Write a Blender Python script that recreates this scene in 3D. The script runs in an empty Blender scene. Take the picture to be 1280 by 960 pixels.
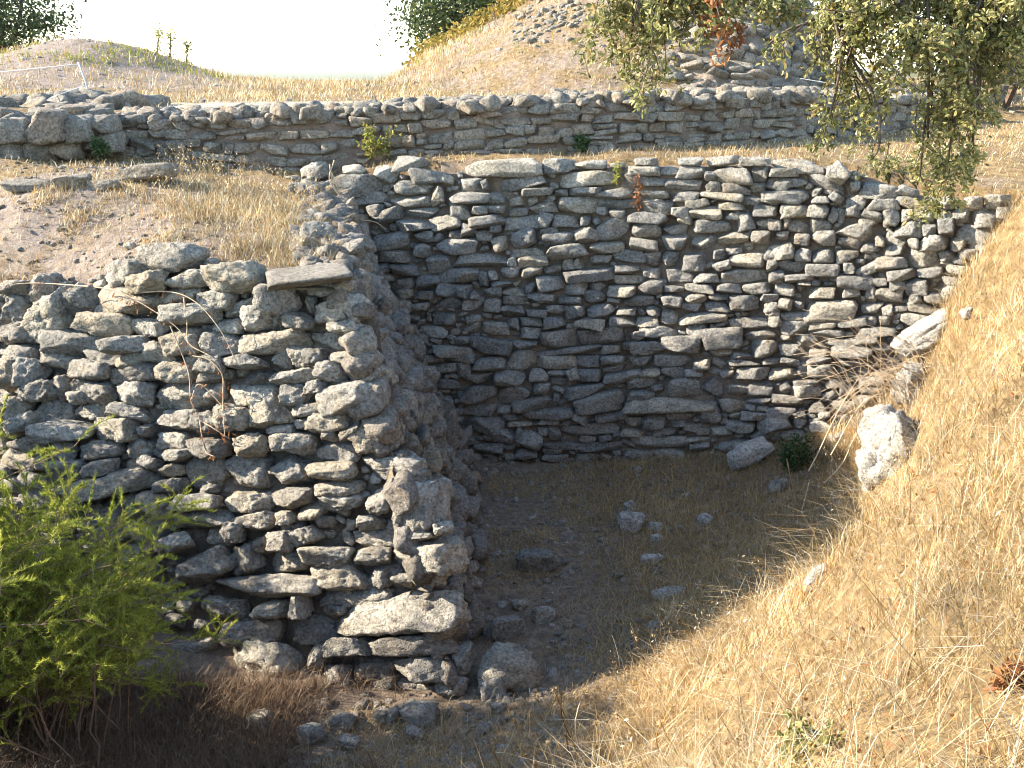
import bpy, math, random
import numpy as np
from mathutils import Vector
R = np.random.default_rng(7)
random.seed(7)
scene = bpy.context.scene
COL = scene.collection

# ------------------------------------------------------------------ camera, sky, sun, exposure
F = 1250.0                                    # focal length in photo pixels (1280 wide)
PITCH = math.atan(400.0 / F)
CAM = np.array([0.0, 0.0, 4.0])
cam_data = bpy.data.cameras.new('camera')
cam_data.sensor_width = 36.0
cam_data.lens = 36.0 * F / 1280.0
cam_data.clip_start = 0.05
cam_data.clip_end = 20000.0
cam = bpy.data.objects.new('camera', cam_data)
COL.objects.link(cam)
cam.location = CAM
cam.rotation_euler = (math.radians(90) - PITCH, 0, 0)
scene.camera = cam

SUN_EL = math.radians(25.0)
SUN_BETA = math.radians(7.0)                  # how far the sun stands behind the line of the walls
SUN = np.array([-math.cos(SUN_BETA) * math.cos(SUN_EL), math.sin(SUN_BETA) * math.cos(SUN_EL), math.sin(SUN_EL)])
world = bpy.data.worlds.new('World')
scene.world = world
world.use_nodes = True
wn = world.node_tree
sky = wn.nodes.new('ShaderNodeTexSky')
sky.sky_type = 'NISHITA'
sky.sun_disc = False
sky.sun_elevation = SUN_EL
sky.sun_rotation = math.atan2(SUN[0], SUN[1])
sky.air_density = 1.0
sky.dust_density = 0.25
sky.ozone_density = 1.2
wn.links.new(sky.outputs[0], wn.nodes['Background'].inputs[0])
wn.nodes['Background'].inputs[1].default_value = 0.15
sl = bpy.data.lights.new('sun', 'SUN')
sl.energy = 5.0
sl.angle = math.radians(0.5)
sl.color = (1.0, 0.915, 0.78)
so = bpy.data.objects.new('sun', sl)
COL.objects.link(so)
so.rotation_euler = Vector(SUN).to_track_quat('Z', 'Y').to_euler()
scene.view_settings.view_transform = 'Standard'
scene.view_settings.look = 'None'
scene.view_settings.exposure = 2.12
scene.view_settings.gamma = 1.0
scene.cycles.filter_width = 1.05
scene.cycles.max_bounces = 6
scene.cycles.diffuse_bounces = 3
scene.cycles.transparent_max_bounces = 6

# ------------------------------------------------------------------ pixel and point helpers (used to survey real positions)
CP, SP = math.cos(PITCH), math.sin(PITCH)
def ray(px, py):
    x = (np.asarray(px, float) - 640) / F
    y = (480 - np.asarray(py, float)) / F
    return np.stack([x, CP + y * SP, -SP + y * CP], -1)
def at(px, py, D):
    """point seen at photo pixel (px, py), D metres ahead on the ground"""
    r = ray(px, py)
    return CAM + r * (np.asarray(D, float) / r[..., 1])[..., None]
def project(P):
    d = np.asarray(P, float) - CAM
    z = d[..., 1] * CP - d[..., 2] * SP
    y = d[..., 1] * SP + d[..., 2] * CP
    return 640 + F * d[..., 0] / z, 480 - F * y / z, z

# ------------------------------------------------------------------ noise
def _hash(i, j, k, seed):
    h = (i * 374761393 + j * 668265263 + k * 2147483647 + seed * 1274126177) & 0xFFFFFFFF
    h = ((h ^ (h >> 13)) * 1274126177) & 0xFFFFFFFF
    h = ((h ^ (h >> 16)) * 2246822519) & 0xFFFFFFFF
    return ((h ^ (h >> 15)) & 0xFFFF) / 32767.5 - 1.0
def vnoise(p, seed=0):
    p = np.asarray(p, float)
    f = np.floor(p)
    i = f.astype(np.int64)
    t = p - f
    t = t * t * t * (t * (t * 6 - 15) + 10)
    x, y, z = i[..., 0], i[..., 1], i[..., 2]
    u, v, w = t[..., 0], t[..., 1], t[..., 2]
    r = 0
    for a in (0, 1):
        for b in (0, 1):
            for c in (0, 1):
                r = r + _hash(x + a, y + b, z + c, seed) * (u if a else 1 - u) * (v if b else 1 - v) * (w if c else 1 - w)
    return r
def fbm(p, seed=0, octaves=4, gain=0.5):
    r, a, tot = 0, 1.0, 0.0
    p = np.asarray(p, float)
    for o in range(octaves):
        r = r + a * vnoise(p, seed + o * 17)
        tot += a
        a *= gain
        p = p * 2.03 + 11.7
    return r / tot
def smooth(a, b, x):
    t = np.clip((x - a) / (b - a), 0, 1)
    return t * t * (3 - 2 * t)

# ------------------------------------------------------------------ meshes and objects
def mesh_from(name, V, faces, mat, smooth_shade=True, attrs=None):
    """faces: list of int arrays (n, k)"""
    V = np.ascontiguousarray(V, dtype=np.float32).reshape(-1, 3)
    me = bpy.data.meshes.new(name)
    faces = [np.asarray(f, dtype=np.int32) for f in faces if len(f)]
    nl = sum(f.size for f in faces)
    nf = sum(len(f) for f in faces)
    me.vertices.add(len(V))
    me.vertices.foreach_set('co', V.ravel())
    me.loops.add(nl)
    me.polygons.add(nf)
    me.loops.foreach_set('vertex_index', np.concatenate([f.ravel() for f in faces]))
    tot = np.concatenate([np.full(len(f), f.shape[1], np.int32) for f in faces])
    st = np.concatenate([[0], np.cumsum(tot)[:-1]]).astype(np.int32)
    me.polygons.foreach_set('loop_start', st)
    me.polygons.foreach_set('loop_total', tot)
    me.polygons.foreach_set('use_smooth', np.full(nf, smooth_shade, dtype=bool))
    for k, a in (attrs or {}).items():
        at_ = me.attributes.new(k, 'FLOAT', 'POINT')
        at_.data.foreach_set('value', np.asarray(a, np.float32))
    me.update(calc_edges=True)
    me.validate()
    if mat: me.materials.append(mat)
    return me
def obj(name, V, faces, mat, parent=None, smooth_shade=True, attrs=None, origin=None):
    V = np.asarray(V, float).reshape(-1, 3)
    if origin is not None: V = V - np.asarray(origin)
    o = bpy.data.objects.new(name, mesh_from(name, V, faces, mat, smooth_shade, attrs))
    COL.objects.link(o)
    if origin is not None: o.location = origin
    if parent is not None: o.parent = parent
    return o
def tag(o, label=None, cat=None, group=None, kind=None):
    if label: o['label'] = label
    if cat: o['category'] = cat
    if group: o['group'] = group
    if kind: o['kind'] = kind
    return o
def thing(name, label, cat, loc=(0, 0, 0), group=None):
    o = bpy.data.objects.new(name, None)
    o.empty_display_size = 0.1
    COL.objects.link(o)
    o.location = loc
    return tag(o, label, cat, group)
class MB:
    """collects geometry, built as ONE mesh object"""
    def __init__(s): s.v, s.f, s.n = [], {}, 0
    def add(s, V, faces):
        V = np.asarray(V, float).reshape(-1, 3)
        for f in faces:
            f = np.asarray(f, int)
            if len(f): s.f.setdefault(f.shape[1], []).append(f + s.n)
        s.v.append(V); s.n += len(V)
        return s
    def tube(s, path, rad, k=5):
        path = np.asarray(path, float)
        n = len(path)
        rad = np.broadcast_to(np.asarray(rad, float), (n,))
        t = np.gradient(path, axis=0)
        t /= np.linalg.norm(t, axis=1)[:, None] + 1e-9
        up = np.where(np.abs(t[:, 2:3]) > 0.9, np.array([[1.0, 0, 0]]), np.array([[0, 0, 1.0]]))
        a = np.cross(t, up); a /= np.linalg.norm(a, axis=1)[:, None] + 1e-9
        b = np.cross(t, a)
        th = np.arange(k) * 2 * math.pi / k
        V = path[:, None] + rad[:, None, None] * (np.cos(th)[None, :, None] * a[:, None] + np.sin(th)[None, :, None] * b[:, None])
        i = np.arange(n - 1)[:, None] * k
        j = np.arange(k)[None]
        j2 = (j + 1) % k
        q = np.stack([i + j, i + j2, i + k + j2, i + k + j], -1).reshape(-1, 4)
        s.add(V, [q])
        cap = (n - 1) * k + np.arange(k)
        s.f.setdefault(k, []).append(np.array([cap]) + s.n - n * k)
        return s
    def box(s, c, half, rz=0.0, rx=0.0, ry=0.0):
        U = np.array([[x, y, z] for x in (-1, 1) for y in (-1, 1) for z in (-1, 1)], float) * np.asarray(half)
        cx, sx = math.cos(rx), math.sin(rx); cy, sy = math.cos(ry), math.sin(ry); cz, sz = math.cos(rz), math.sin(rz)
        M = np.array([[cz, -sz, 0], [sz, cz, 0], [0, 0, 1]]) @ np.array([[cy, 0, sy], [0, 1, 0], [-sy, 0, cy]]) @ np.array([[1, 0, 0], [0, cx, -sx], [0, sx, cx]])
        s.add(U @ M.T + np.asarray(c), [[[0, 1, 3, 2], [4, 6, 7, 5], [0, 4, 5, 1], [2, 3, 7, 6], [0, 2, 6, 4], [1, 5, 7, 3]]])
        return s
    def build(s, name, mat, parent=None, smooth_shade=True, origin=None, attrs=None):
        return obj(name, np.concatenate(s.v), [np.concatenate(x) for x in s.f.values()], mat, parent, smooth_shade, attrs, origin)

# ------------------------------------------------------------------ materials
def new_mat(name):
    m = bpy.data.materials.new(name)
    m.use_nodes = True
    nt = m.node_tree
    b = nt.nodes['Principled BSDF']
    b.inputs['Roughness'].default_value = 0.9
    b.inputs['Specular IOR Level'].default_value = 0.15
    return m, nt, b
def N(nt, t, **kw):
    n = nt.nodes.new(t)
    for k, v in kw.items(): setattr(n, k, v)
    return n
def noise_tex(nt, pos, scale, detail=6, rough=0.6, seed=None):
    n = N(nt, 'ShaderNodeTexNoise')
    n.inputs['Scale'].default_value = scale
    n.inputs['Detail'].default_value = detail
    n.inputs['Roughness'].default_value = rough
    nt.links.new(pos, n.inputs['Vector'])
    return n.outputs[0]
def ramp(nt, fac, stops, mode='LINEAR'):
    r = N(nt, 'ShaderNodeValToRGB')
    r.color_ramp.interpolation = mode
    el = r.color_ramp.elements
    while len(el) > 1: el.remove(el[-1])
    for i, (p, c) in enumerate(stops):
        e = el[0] if i == 0 else el.new(p)
        e.position = p
        e.color = (*c, 1) if len(c) == 3 else c
    nt.links.new(fac, r.inputs[0])
    return r.outputs[0]
def g(v): return (v, v, v)
def mix(nt, a, b, fac, mode='MIX'):
    n = N(nt, 'ShaderNodeMix', data_type='RGBA', blend_type=mode)
    for s, v in ((n.inputs[6], a), (n.inputs[7], b), (n.inputs[0], fac)):
        if hasattr(v, 'is_output'): nt.links.new(v, s)
        elif isinstance(v, (int, float)): s.default_value = v
        else: s.default_value = (*v, 1)
    return n.outputs[2]
def math_n(nt, op, a, b=0.0, clamp=False):
    n = N(nt, 'ShaderNodeMath', operation=op)
    n.use_clamp = clamp
    for s, v in zip(n.inputs, (a, b)):
        if hasattr(v, 'is_output'): nt.links.new(v, s)
        else: s.default_value = v
    return n.outputs[0]
def rand_out(nt):
    ge = N(nt, 'ShaderNodeNewGeometry'); oi = N(nt, 'ShaderNodeObjectInfo')
    s = math_n(nt, 'ADD', ge.outputs['Random Per Island'], oi.outputs['Random'])
    return math_n(nt, 'FRACT', s), ge.outputs['Position']
def bump(nt, b, heights, dist=0.01, strength=0.8):
    h = None
    for x, w in heights:
        y = math_n(nt, 'MULTIPLY', x, w)
        h = y if h is None else math_n(nt, 'ADD', h, y)
    bn = N(nt, 'ShaderNodeBump')
    bn.inputs['Strength'].default_value = strength
    bn.inputs['Distance'].default_value = dist
    nt.links.new(h, bn.inputs['Height'])
    nt.links.new(bn.outputs[0], b.inputs['Normal'])
def stone_mat(name, stops, lichen=0.5, tint=(1, 1, 1), pale=0.35):
    m, nt, b = new_mat(name)
    rnd, pos = rand_out(nt)
    base = ramp(nt, rnd, stops)
    n1 = noise_tex(nt, pos, 7, 8, 0.65)
    n2 = noise_tex(nt, pos, 42, 6, 0.7)
    n3 = noise_tex(nt, pos, 17, 9, 0.75)
    c = mix(nt, base, ramp(nt, n1, [(0.3, g(0.58)), (0.5, g(0.95)), (0.72, g(1.22))]), 1.0, 'MULTIPLY')
    c = mix(nt, c, (0.085, 0.08, 0.075), math_n(nt, 'MULTIPLY', ramp(nt, n3, [(0.55, g(0)), (0.66, g(1))]), lichen))
    c = mix(nt, c, (0.52, 0.50, 0.45), math_n(nt, 'MULTIPLY', ramp(nt, noise_tex(nt, pos, 11, 10, 0.8), [(0.54, g(0)), (0.64, g(1))]), pale))
    c = mix(nt, c, (0.42, 0.28, 0.13), math_n(nt, 'MULTIPLY', ramp(nt, noise_tex(nt, pos, 3.1, 5, 0.6), [(0.56, g(0)), (0.72, g(1))]), 0.35))
    c = mix(nt, c, ramp(nt, n2, [(0.34, g(0.42)), (0.5, g(0.95)), (0.66, g(1.35))]), 1.0, 'MULTIPLY')
    nt.links.new(c, b.inputs['Base Color'])
    vo = N(nt, 'ShaderNodeTexVoronoi'); vo.inputs['Scale'].default_value = 55
    nt.links.new(pos, vo.inputs['Vector'])
    pits = ramp(nt, vo.outputs['Distance'], [(0.05, g(0)), (0.35, g(1))])
    mu = noise_tex(nt, pos, 22, 12, 0.72)
    bump(nt, b, [(mu, 1.0), (pits, 0.3), (n2, 0.55), (noise_tex(nt, pos, 95, 4, 0.7), 0.25)], 0.05, 1.0)
    b.inputs['Roughness'].default_value = 0.95
    return m
M_STONE = stone_mat('weathered_limestone', [(0.0, (.27, .24, .195)), (0.25, (.42, .375, .305)), (0.45, (.33, .30, .25)), (0.65, (.49, .44, .35)), (0.8, (.44, .365, .26)), (1.0, (.46, .42, .35))], 0.42)
M_WALL = stone_mat('grey_limestone', [(0.0, (.24, .225, .195)), (0.25, (.35, .325, .275)), (0.5, (.29, .27, .235)), (0.7, (.42, .385, .32)), (0.85, (.46, .40, .30)), (1.0, (.34, .315, .27))], 0.36)
M_LOW = stone_mat('brown_limestone', [(0.0, (.23, .20, .16)), (0.3, (.32, .28, .22)), (0.6, (.28, .25, .20)), (0.85, (.36, .28, .205)), (1.0, (.36, .32, .25))], 0.3)
M_PALE = stone_mat('pale_limestone', [(0.0, (.44, .41, .355)), (1.0, (.52, .48, .41))], 0.25, pale=0.5)
M_RUBBLE = stone_mat('earthy_rubble', [(0.0, (.20, .17, .135)), (0.3, (.30, .255, .20)), (0.6, (.24, .21, .175)), (0.85, (.38, .34, .28)), (1.0, (.34, .25, .15))], 0.45)

def earth_mat(name, a, b_, c_, sc=5):
    m, nt, b = new_mat(name)
    ge = N(nt, 'ShaderNodeNewGeometry'); pos = ge.outputs['Position']
    n1 = noise_tex(nt, pos, sc, 8, 0.65); n2 = noise_tex(nt, pos, 60, 6, 0.7)
    c = ramp(nt, n1, [(0.32, a), (0.5, b_), (0.68, c_)])
    c = mix(nt, c, ramp(nt, n2, [(0.3, g(0.6)), (0.7, g(1.2))]), 1.0, 'MULTIPLY')
    nt.links.new(c, b.inputs['Base Color'])
    bump(nt, b, [(noise_tex(nt, pos, 18, 10, 0.7), 1.0), (n2, 0.4)], 0.04, 1.0)
    return m
M_CORE = earth_mat('wall_earth', (.15, .115, .085), (.24, .185, .135), (.32, .255, .185))
M_SIDE = earth_mat('bastion_earth', (.15, .12, .085), (.23, .18, .12), (.30, .23, .14), 3)

def ground_mat():
    m, nt, b = new_mat('dry_ground')
    ge = N(nt, 'ShaderNodeNewGeometry'); pos = ge.outputs['Position']
    def attr(n):
        a = N(nt, 'ShaderNodeAttribute'); a.attribute_name = n; return a.outputs['Fac']
    n1 = noise_tex(nt, pos, 2.2, 9, 0.65); n2 = noise_tex(nt, pos, 14, 9, 0.7); n3 = noise_tex(nt, pos, 75, 5, 0.7)
    soil = ramp(nt, n2, [(0.3, (.12, .085, .06)), (0.5, (.225, .165, .115)), (0.7, (.34, .265, .19))])
    mauve = ramp(nt, n2, [(0.3, (.17, .13, .10)), (0.5, (.285, .222, .175)), (0.7, (.41, .335, .27))])
    straw = ramp(nt, n2, [(0.3, (.12, .078, .036)), (0.5, (.24, .16, .075)), (0.72, (.42, .31, .155))])
    st = math_n(nt, 'ADD', attr('straw'), math_n(nt, 'MULTIPLY', math_n(nt, 'SUBTRACT', n1, 0.5), 1.6), True)
    c = mix(nt, soil, mauve, attr('mauve'))
    c = mix(nt, c, straw, ramp(nt, st, [(0.3, g(0)), (0.65, g(1))]))
    gr = math_n(nt, 'ADD', attr('green'), math_n(nt, 'MULTIPLY', math_n(nt, 'SUBTRACT', n1, 0.5), 1.5), True)
    c = mix(nt, c, (.12, .135, .045), math_n(nt, 'MULTIPLY', ramp(nt, gr, [(0.4, g(0)), (0.7, g(1))]), 0.75))
    c = mix(nt, c, (.50, .43, .34), math_n(nt, 'MULTIPLY', attr('pale'), 0.85))
    c = mix(nt, c, ramp(nt, n3, [(0.3, g(0.62)), (0.7, g(1.22))]), 1.0, 'MULTIPLY')
    nt.links.new(c, b.inputs['Base Color'])
    bump(nt, b, [(n2, 1.0), (n3, 0.35)], 0.05, 1.0)
    return m
M_GROUND = ground_mat()

def plant_mat(name, stops, trans=0.35, rough=0.6, spec=0.2, var=(.75, 1.2)):
    m, nt, b = new_mat(name)
    rnd, pos = rand_out(nt)
    c = ramp(nt, rnd, stops)
    n1 = noise_tex(nt, pos, 1.7, 3, 0.6)
    c = mix(nt, c, ramp(nt, n1, [(0.3, g(var[0])), (0.7, g(var[1]))]), 1.0, 'MULTIPLY')
    nt.links.new(c, b.inputs['Base Color'])
    b.inputs['Roughness'].default_value = rough
    b.inputs['Specular IOR Level'].default_value = spec
    if trans:
        tr = N(nt, 'ShaderNodeBsdfTranslucent'); nt.links.new(c, tr.inputs[0])
        ms = N(nt, 'ShaderNodeMixShader'); ms.inputs[0].default_value = trans
        nt.links.new(b.outputs[0], ms.inputs[1]); nt.links.new(tr.outputs[0], ms.inputs[2])
        nt.links.new(ms.outputs[0], nt.nodes['Material Output'].inputs[0])
    return m
M_STRAW = plant_mat('straw', [(0, (.25, .14, .045)), (0.2, (.38, .225, .075)), (0.45, (.52, .365, .155)), (0.7, (.64, .53, .32)), (0.88, (.75, .68, .51)), (1, (.22, .11, .04))], 0.3, var=(.38, 1.3))
M_STRAWD = plant_mat('brown_straw', [(0, (.20, .12, .05)), (0.4, (.38, .255, .11)), (0.75, (.52, .39, .20)), (1, (.27, .145, .055))], 0.3)
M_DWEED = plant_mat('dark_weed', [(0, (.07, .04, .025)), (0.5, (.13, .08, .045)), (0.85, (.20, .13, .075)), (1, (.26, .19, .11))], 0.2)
M_OAK = plant_mat('oak_leaf', [(0, (.09, .10, .025)), (0.3, (.19, .19, .06)), (0.65, (.30, .28, .10)), (0.88, (.42, .37, .16)), (1, (.38, .24, .08))], 0.42, 0.5, 0.35)
M_DEAD = plant_mat('dead_leaf', [(0, (.20, .075, .03)), (0.5, (.28, .11, .04)), (1, (.33, .16, .06))], 0.3)
M_DARK = plant_mat('dark_leaf', [(0, (.03, .048, .016)), (0.4, (.055, .08, .025)), (0.8, (.095, .12, .038)), (1, (.15, .15, .05))], 0.25, 0.5, 0.3)
M_TAM = plant_mat('tamarisk_leaf', [(0, (.10, .14, .018)), (0.35, (.24, .28, .034)), (0.7, (.42, .43, .06)), (1, (.52, .45, .10))], 0.45)
M_WEED = plant_mat('yellow_green_leaf', [(0, (.14, .17, .03)), (0.5, (.24, .25, .05)), (1, (.34, .27, .06))], 0.35)
M_GREEN = plant_mat('deep_green_leaf', [(0, (.03, .06, .02)), (0.6, (.05, .09, .03)), (1, (.09, .12, .04))], 0.25)
M_AMBER = plant_mat('amber_leaf', [(0, (.16, .15, .03)), (0.5, (.30, .22, .05)), (1, (.38, .24, .06))], 0.35)
def flat_mat(name, col, rough=0.85, sc=25):
    m, nt, b = new_mat(name)
    ge = N(nt, 'ShaderNodeNewGeometry'); pos = ge.outputs['Position']
    n = noise_tex(nt, pos, sc, 6, 0.65)
    c = mix(nt, col, ramp(nt, n, [(0.3, g(0.6)), (0.7, g(1.25))]), 1.0, 'MULTIPLY')
    nt.links.new(c, b.inputs['Base Color'])
    b.inputs['Roughness'].default_value = rough
    bump(nt, b, [(n, 1.0)], 0.01, 0.6)
    return m
M_BARK = flat_mat('bark', (.10, .08, .06))
M_TWIG = flat_mat('dry_twig', (.45, .34, .22))
M_TWIGD = flat_mat('brown_twig', (.22, .14, .09))
M_WOOD = flat_mat('old_wood', (.11, .07, .05))
M_ROPE = flat_mat('pale_rope', (.65, .64, .62))
M_POST = flat_mat('grey_post', (.45, .43, .40))
M_WHITE = flat_mat('white_paint', (.78, .78, .76))
# ------------------------------------------------------------------ terrain surveyed as spot heights, one ground sheet out to the horizon
def tps_fit(P, reg=0.002):
    P = np.asarray(P, float)
    X, z = P[:, :2], P[:, 2]
    n = len(P)
    d = np.linalg.norm(X[:, None] - X[None], axis=2)
    K = np.where(d > 0, d * d * np.log(d + 1e-12), 0) + reg * np.eye(n)
    A = np.zeros((n + 3, n + 3))
    A[:n, :n] = K; A[:n, n] = 1; A[:n, n + 1:] = X; A[n, :n] = 1; A[n + 1:, :n] = X.T
    w = np.linalg.solve(A, np.concatenate([z, [0, 0, 0]]))
    def ev(x, y):
        x = np.asarray(x, float); y = np.asarray(y, float)
        r = w[n] + w[n + 1] * x + w[n + 2] * y
        for i in range(n):
            d2 = (x - X[i, 0]) ** 2 + (y - X[i, 1]) ** 2
            r = r + w[i] * 0.5 * d2 * np.log(d2 + 1e-12)
        return r
    return ev
PIT = [(-.3, 9.8, 0), (.5, 9.8, 0), (1.2, 9.6, .05), (1.85, 9.4, .2), (2.8, 9.1, .48), (3.1, 9.0, .62), (3.42, 8.9, .85), (3.78, 8.75, 1.6), (4.1, 8.3, 2.8), (5, 8, 3.0),
       (-.3, 7.5, 0), (.5, 7.5, 0), (1.2, 7.5, .1), (1.6, 7, .2), (2.1, 7.2, .3), (2.5, 7.25, .42), (-.3, 5.7, 0), (.4, 5.7, .05), (1, 5.6, .32), (1.87, 6, .6), (2.3, 5.8, 1.0),
       (2.85, 7, 1.1), (3.2, 7, 1.85), (4, 7, 2.6), (5, 7, 2.9), (3.05, 8.2, .6), (2.6, 8.2, .36), (3.4, 8.1, 1.1), (3.75, 7.9, 1.9), (0, 4.6, .3), (.9, 3.75, 1.0), (.35, 3.6, .8),
       (1.2, 2, 2.3), (0, 2, 1.85), (0, 0, 2.4), (2, 3.5, 2.45), (2.5, 4.8, 2.5), (1.4, 4.8, 1.05), (2, 4.8, 1.8), (3.5, 5, 2.85), (2, 0, 2.6), (5, 3, 3.0), (5, 0, 2.9),
       (3.3, 6, 2.5), (2.65, 6, 1.5), (7, 5, 3.0), (8, 8, 3.15),
       (-1, 5, 0.0), (-2, 5.4, -.05), (-3, 5.6, .05), (-1.5, 4, .35), (-3, 4, .8), (-2, 2, 1.8), (-1, 3, 1.0), (-5, 5, 1.5), (-5, 6.6, 1.2), (-7, 6.5, 2.3), (-8, 3, 2.4), (-4, 0, 2.6),
       (-2, 6.8, .0), (-1, 8, 0), (-2, 10.5, 0), (-1, 10.3, 0), (3, 10, .6), (1, 10.6, 0), (-4, 8, .3), (-10, 8, 2.0), (12, 2, 3.2), (-12, -4, 3.0), (12, -6, 3.0)]
UP = [(-1.2, 7.0, 2.53), (-2.5, 7.55, 2.58), (-3.9, 8.05, 2.33), (-6, 9.0, 2.2), (-1.6, 8.5, 2.66), (-2.5, 8.5, 2.84), (-4, 8.5, 2.74), (-3.3, 9.4, 3.02), (-1.95, 9.6, 2.74),
      (-2.05, 10.5, 2.82), (-4.6, 10.3, 3.05), (-5.5, 9.5, 2.95), (-1, 10.6, 3.03), (0, 10.6, 3.07), (1, 10.5, 3.08), (2, 10.3, 3.1), (3, 9.8, 3.12), (4, 9.3, 2.95), (4.8, 8.8, 2.92),
      (4.5, 11, 3.1), (4.5, 13, 3.15), (6, 14, 3.2), (7, 10, 3.2), (8.4, 15.9, 3.35), (7, 8, 3.1), (6, 6, 2.95), (-8, 10.5, 3.0), (-8, 9.3, 2.3), (-4, 12, 3.12), (0, 12, 3.12), (2, 13, 3.14), (10, 12, 3.3), (-12, 10, 3.0), (10, 5, 3.1)]
z_pit, z_up = tps_fit(PIT), tps_fit(UP)
def catmull(P, n):
    P = np.asarray(P, float)
    Q = np.vstack([2 * P[0] - P[1], P, 2 * P[-1] - P[-2]])
    d = np.concatenate([[0], np.cumsum(np.linalg.norm(np.diff(P, axis=0), axis=1))])
    s = np.linspace(0, d[-1], n)
    i = np.clip(np.searchsorted(d, s, 'right') - 1, 0, len(P) - 2)
    t = ((s - d[i]) / (d[i + 1] - d[i]))[:, None]
    a, b, c, e = Q[i], Q[i + 1], Q[i + 2], Q[i + 3]
    return 0.5 * (2 * b + (c - a) * t + (2 * a - 5 * b + 4 * c - e) * t * t + (3 * b - a - 3 * c + e) * t ** 3)

# wall lines (base and top of each face), in metres
FRONT_B = [(-.33, 5.68, -.12), (-1.6, 6.08, -.12), (-4.0, 6.93, -.1), (-7.0, 8.15, -.1)]
FRONT_T = [(-1.09, 6.72, 2.60), (-2.5, 7.25, 2.66), (-4.02, 7.8, 2.31), (-7.0, 8.95, 2.1)]
SIDE_B = [(-.33, 5.68, -.12), (-.22, 6.8, -.12), (-.27, 8.4, -.12), (-.36, 9.95, -.12)]
SIDE_T = [(-1.09, 6.72, 2.60), (-1.25, 7.7, 2.64), (-1.5, 8.9, 2.7), (-1.75, 10.3, 2.75)]
BACK_B = [(-2.4, 10.3, -.15), (-.34, 9.87, -.15), (.9, 9.72, -.15), (1.85, 9.42, -.1), (2.8, 9.12, .1), (3.6, 8.75, .3), (4.35, 8.3, .4), (5.3, 7.65, .4)]
BACK_T = [(-2.5, 10.75, 2.85), (-.34, 10.27, 3.0), (.9, 10.11, 3.06), (1.95, 9.83, 3.1), (2.95, 9.5, 3.12), (3.75, 9.12, 2.88), (4.5, 8.65, 2.84), (5.4, 8.0, 2.84)]
LOW = [(-4.7, 11.1), (-2.2, 11.0), (-.3, 10.92), (2, 11.3), (4.4, 13.0), (6.4, 14.5)]

def inside(poly, x, y):
    r = np.zeros(np.shape(x), bool)
    n = len(poly)
    for i in range(n):
        x1, y1 = poly[i]; x2, y2 = poly[(i + 1) % n]
        c = ((y1 > y) != (y2 > y)) & (x < (x2 - x1) * (y - y1) / (y2 - y1 + 1e-12) + x1)
        r ^= c
    return r
TRENCH = [(-40, 12.5), (-7.0, 9.15), (-4.0, 8.0), (-2.5, 7.47), (-1.26, 6.98), (-1.4, 7.75), (-1.64, 8.9), (-1.9, 10.3), (-2.6, 10.95), (-.34, 10.5), (.95, 10.34), (2.05, 10.05), (3.1, 9.7), (3.9, 9.3), (4.65, 8.8),
          (5.6, 8.2), (40, 5), (40, -40), (-40, -40)]
low_line = catmull(LOW, 200)
def low_dist(x, y):
    """signed distance behind the face of the low wall, and whether within its length"""
    xx = np.interp(x, low_line[:, 0], low_line[:, 0])
    yy = np.interp(x, low_line[:, 0], low_line[:, 1])
    return y - yy
MOUND_C = (2.6, 20.3)
def terrain(x, y, detail=True):
    x = np.asarray(x, float); y = np.asarray(y, float)
    xc = np.clip(x, -12, 12); yc = np.clip(y, -6, 16)
    ins = inside(TRENCH, x, y)
    zp = np.clip(z_pit(xc, yc), -.05, 3.3)
    zu = z_up(xc, np.minimum(yc, 14.8))
    ld = low_dist(x, y)
    k = smooth(.2, .75, ld) * smooth(7.6, 6.2, x)
    far = 3.5 + .04 * np.maximum(y - 13, 0) * smooth(13, 20, y)
    zu = zu * (1 - k) + np.minimum(far, 3.85) * k
    zu = np.where(y > 14.8, zu + (np.clip(far, 3.5, 3.62) - zu) * smooth(14.8, 19, y), zu)
    # knolls
    zu = zu + .74 * np.exp(-((x + 7.9) / 1.9) ** 2 - ((y - 20) / 2.6) ** 2) + .38 * np.exp(-((x + 11) / 2.5) ** 2 - ((y - 21) / 3) ** 2)
    r = np.hypot((x - MOUND_C[0]) / np.where(x > MOUND_C[0], .72, 1.0), (y - MOUND_C[1]) / .95)
    zu = zu + 2.75 * np.clip(1 - r / 5.6, 0, 1) ** 1.15 * smooth(5.6, 4.2, r)
    # fall from the citadel to the plain
    edge = 25 + 40 * smooth(7, 16, x) + 1.5 * np.sin(x * .4)
    drop = smooth(0, 90, y - edge)
    zu = zu - 38 * drop
    Pl = np.stack([x, y, np.zeros_like(x)], -1)
    zp = zp + (.17 * fbm(Pl * 1.1 + 7.3, 77, 3) + .07 * fbm(Pl * 3.1, 78, 2)) * smooth(.35, 1.0, zp) * smooth(12, 8, np.abs(x)) * smooth(-.5, .3, x)
    z = np.where(ins, zp, zu)
    if detail:
        P = np.stack([x, y, np.zeros_like(x)], -1)
        near = smooth(40, 20, np.hypot(x, y))
        z = z + near * (.045 * fbm(P * 1.6, 3, 4) + .02 * fbm(P * 7, 5, 3))
        z = z + (1 - near) * (.5 * fbm(P * .05, 9, 3))
    return z
def axis(lo, hi, step, out):
    a = list(np.arange(lo, hi + 1e-6, step))
    s = step; x = hi
    while x < out: s *= 1.22; x += s; a.append(x)
    s = step; x = lo
    while x > -out: s *= 1.22; x -= s; a.insert(0, x)
    return np.array(a)
gx = axis(-8.0, 8.4, .055, 9000); gy = axis(1.4, 16.0, .055, 9000)
gx = np.sort(np.unique(np.concatenate([gx])))
GX, GY = np.meshgrid(gx, gy)
GZ = terrain(GX, GY)
ins = inside(TRENCH, GX, GY)
nx, ny = len(gx), len(gy)
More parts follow.
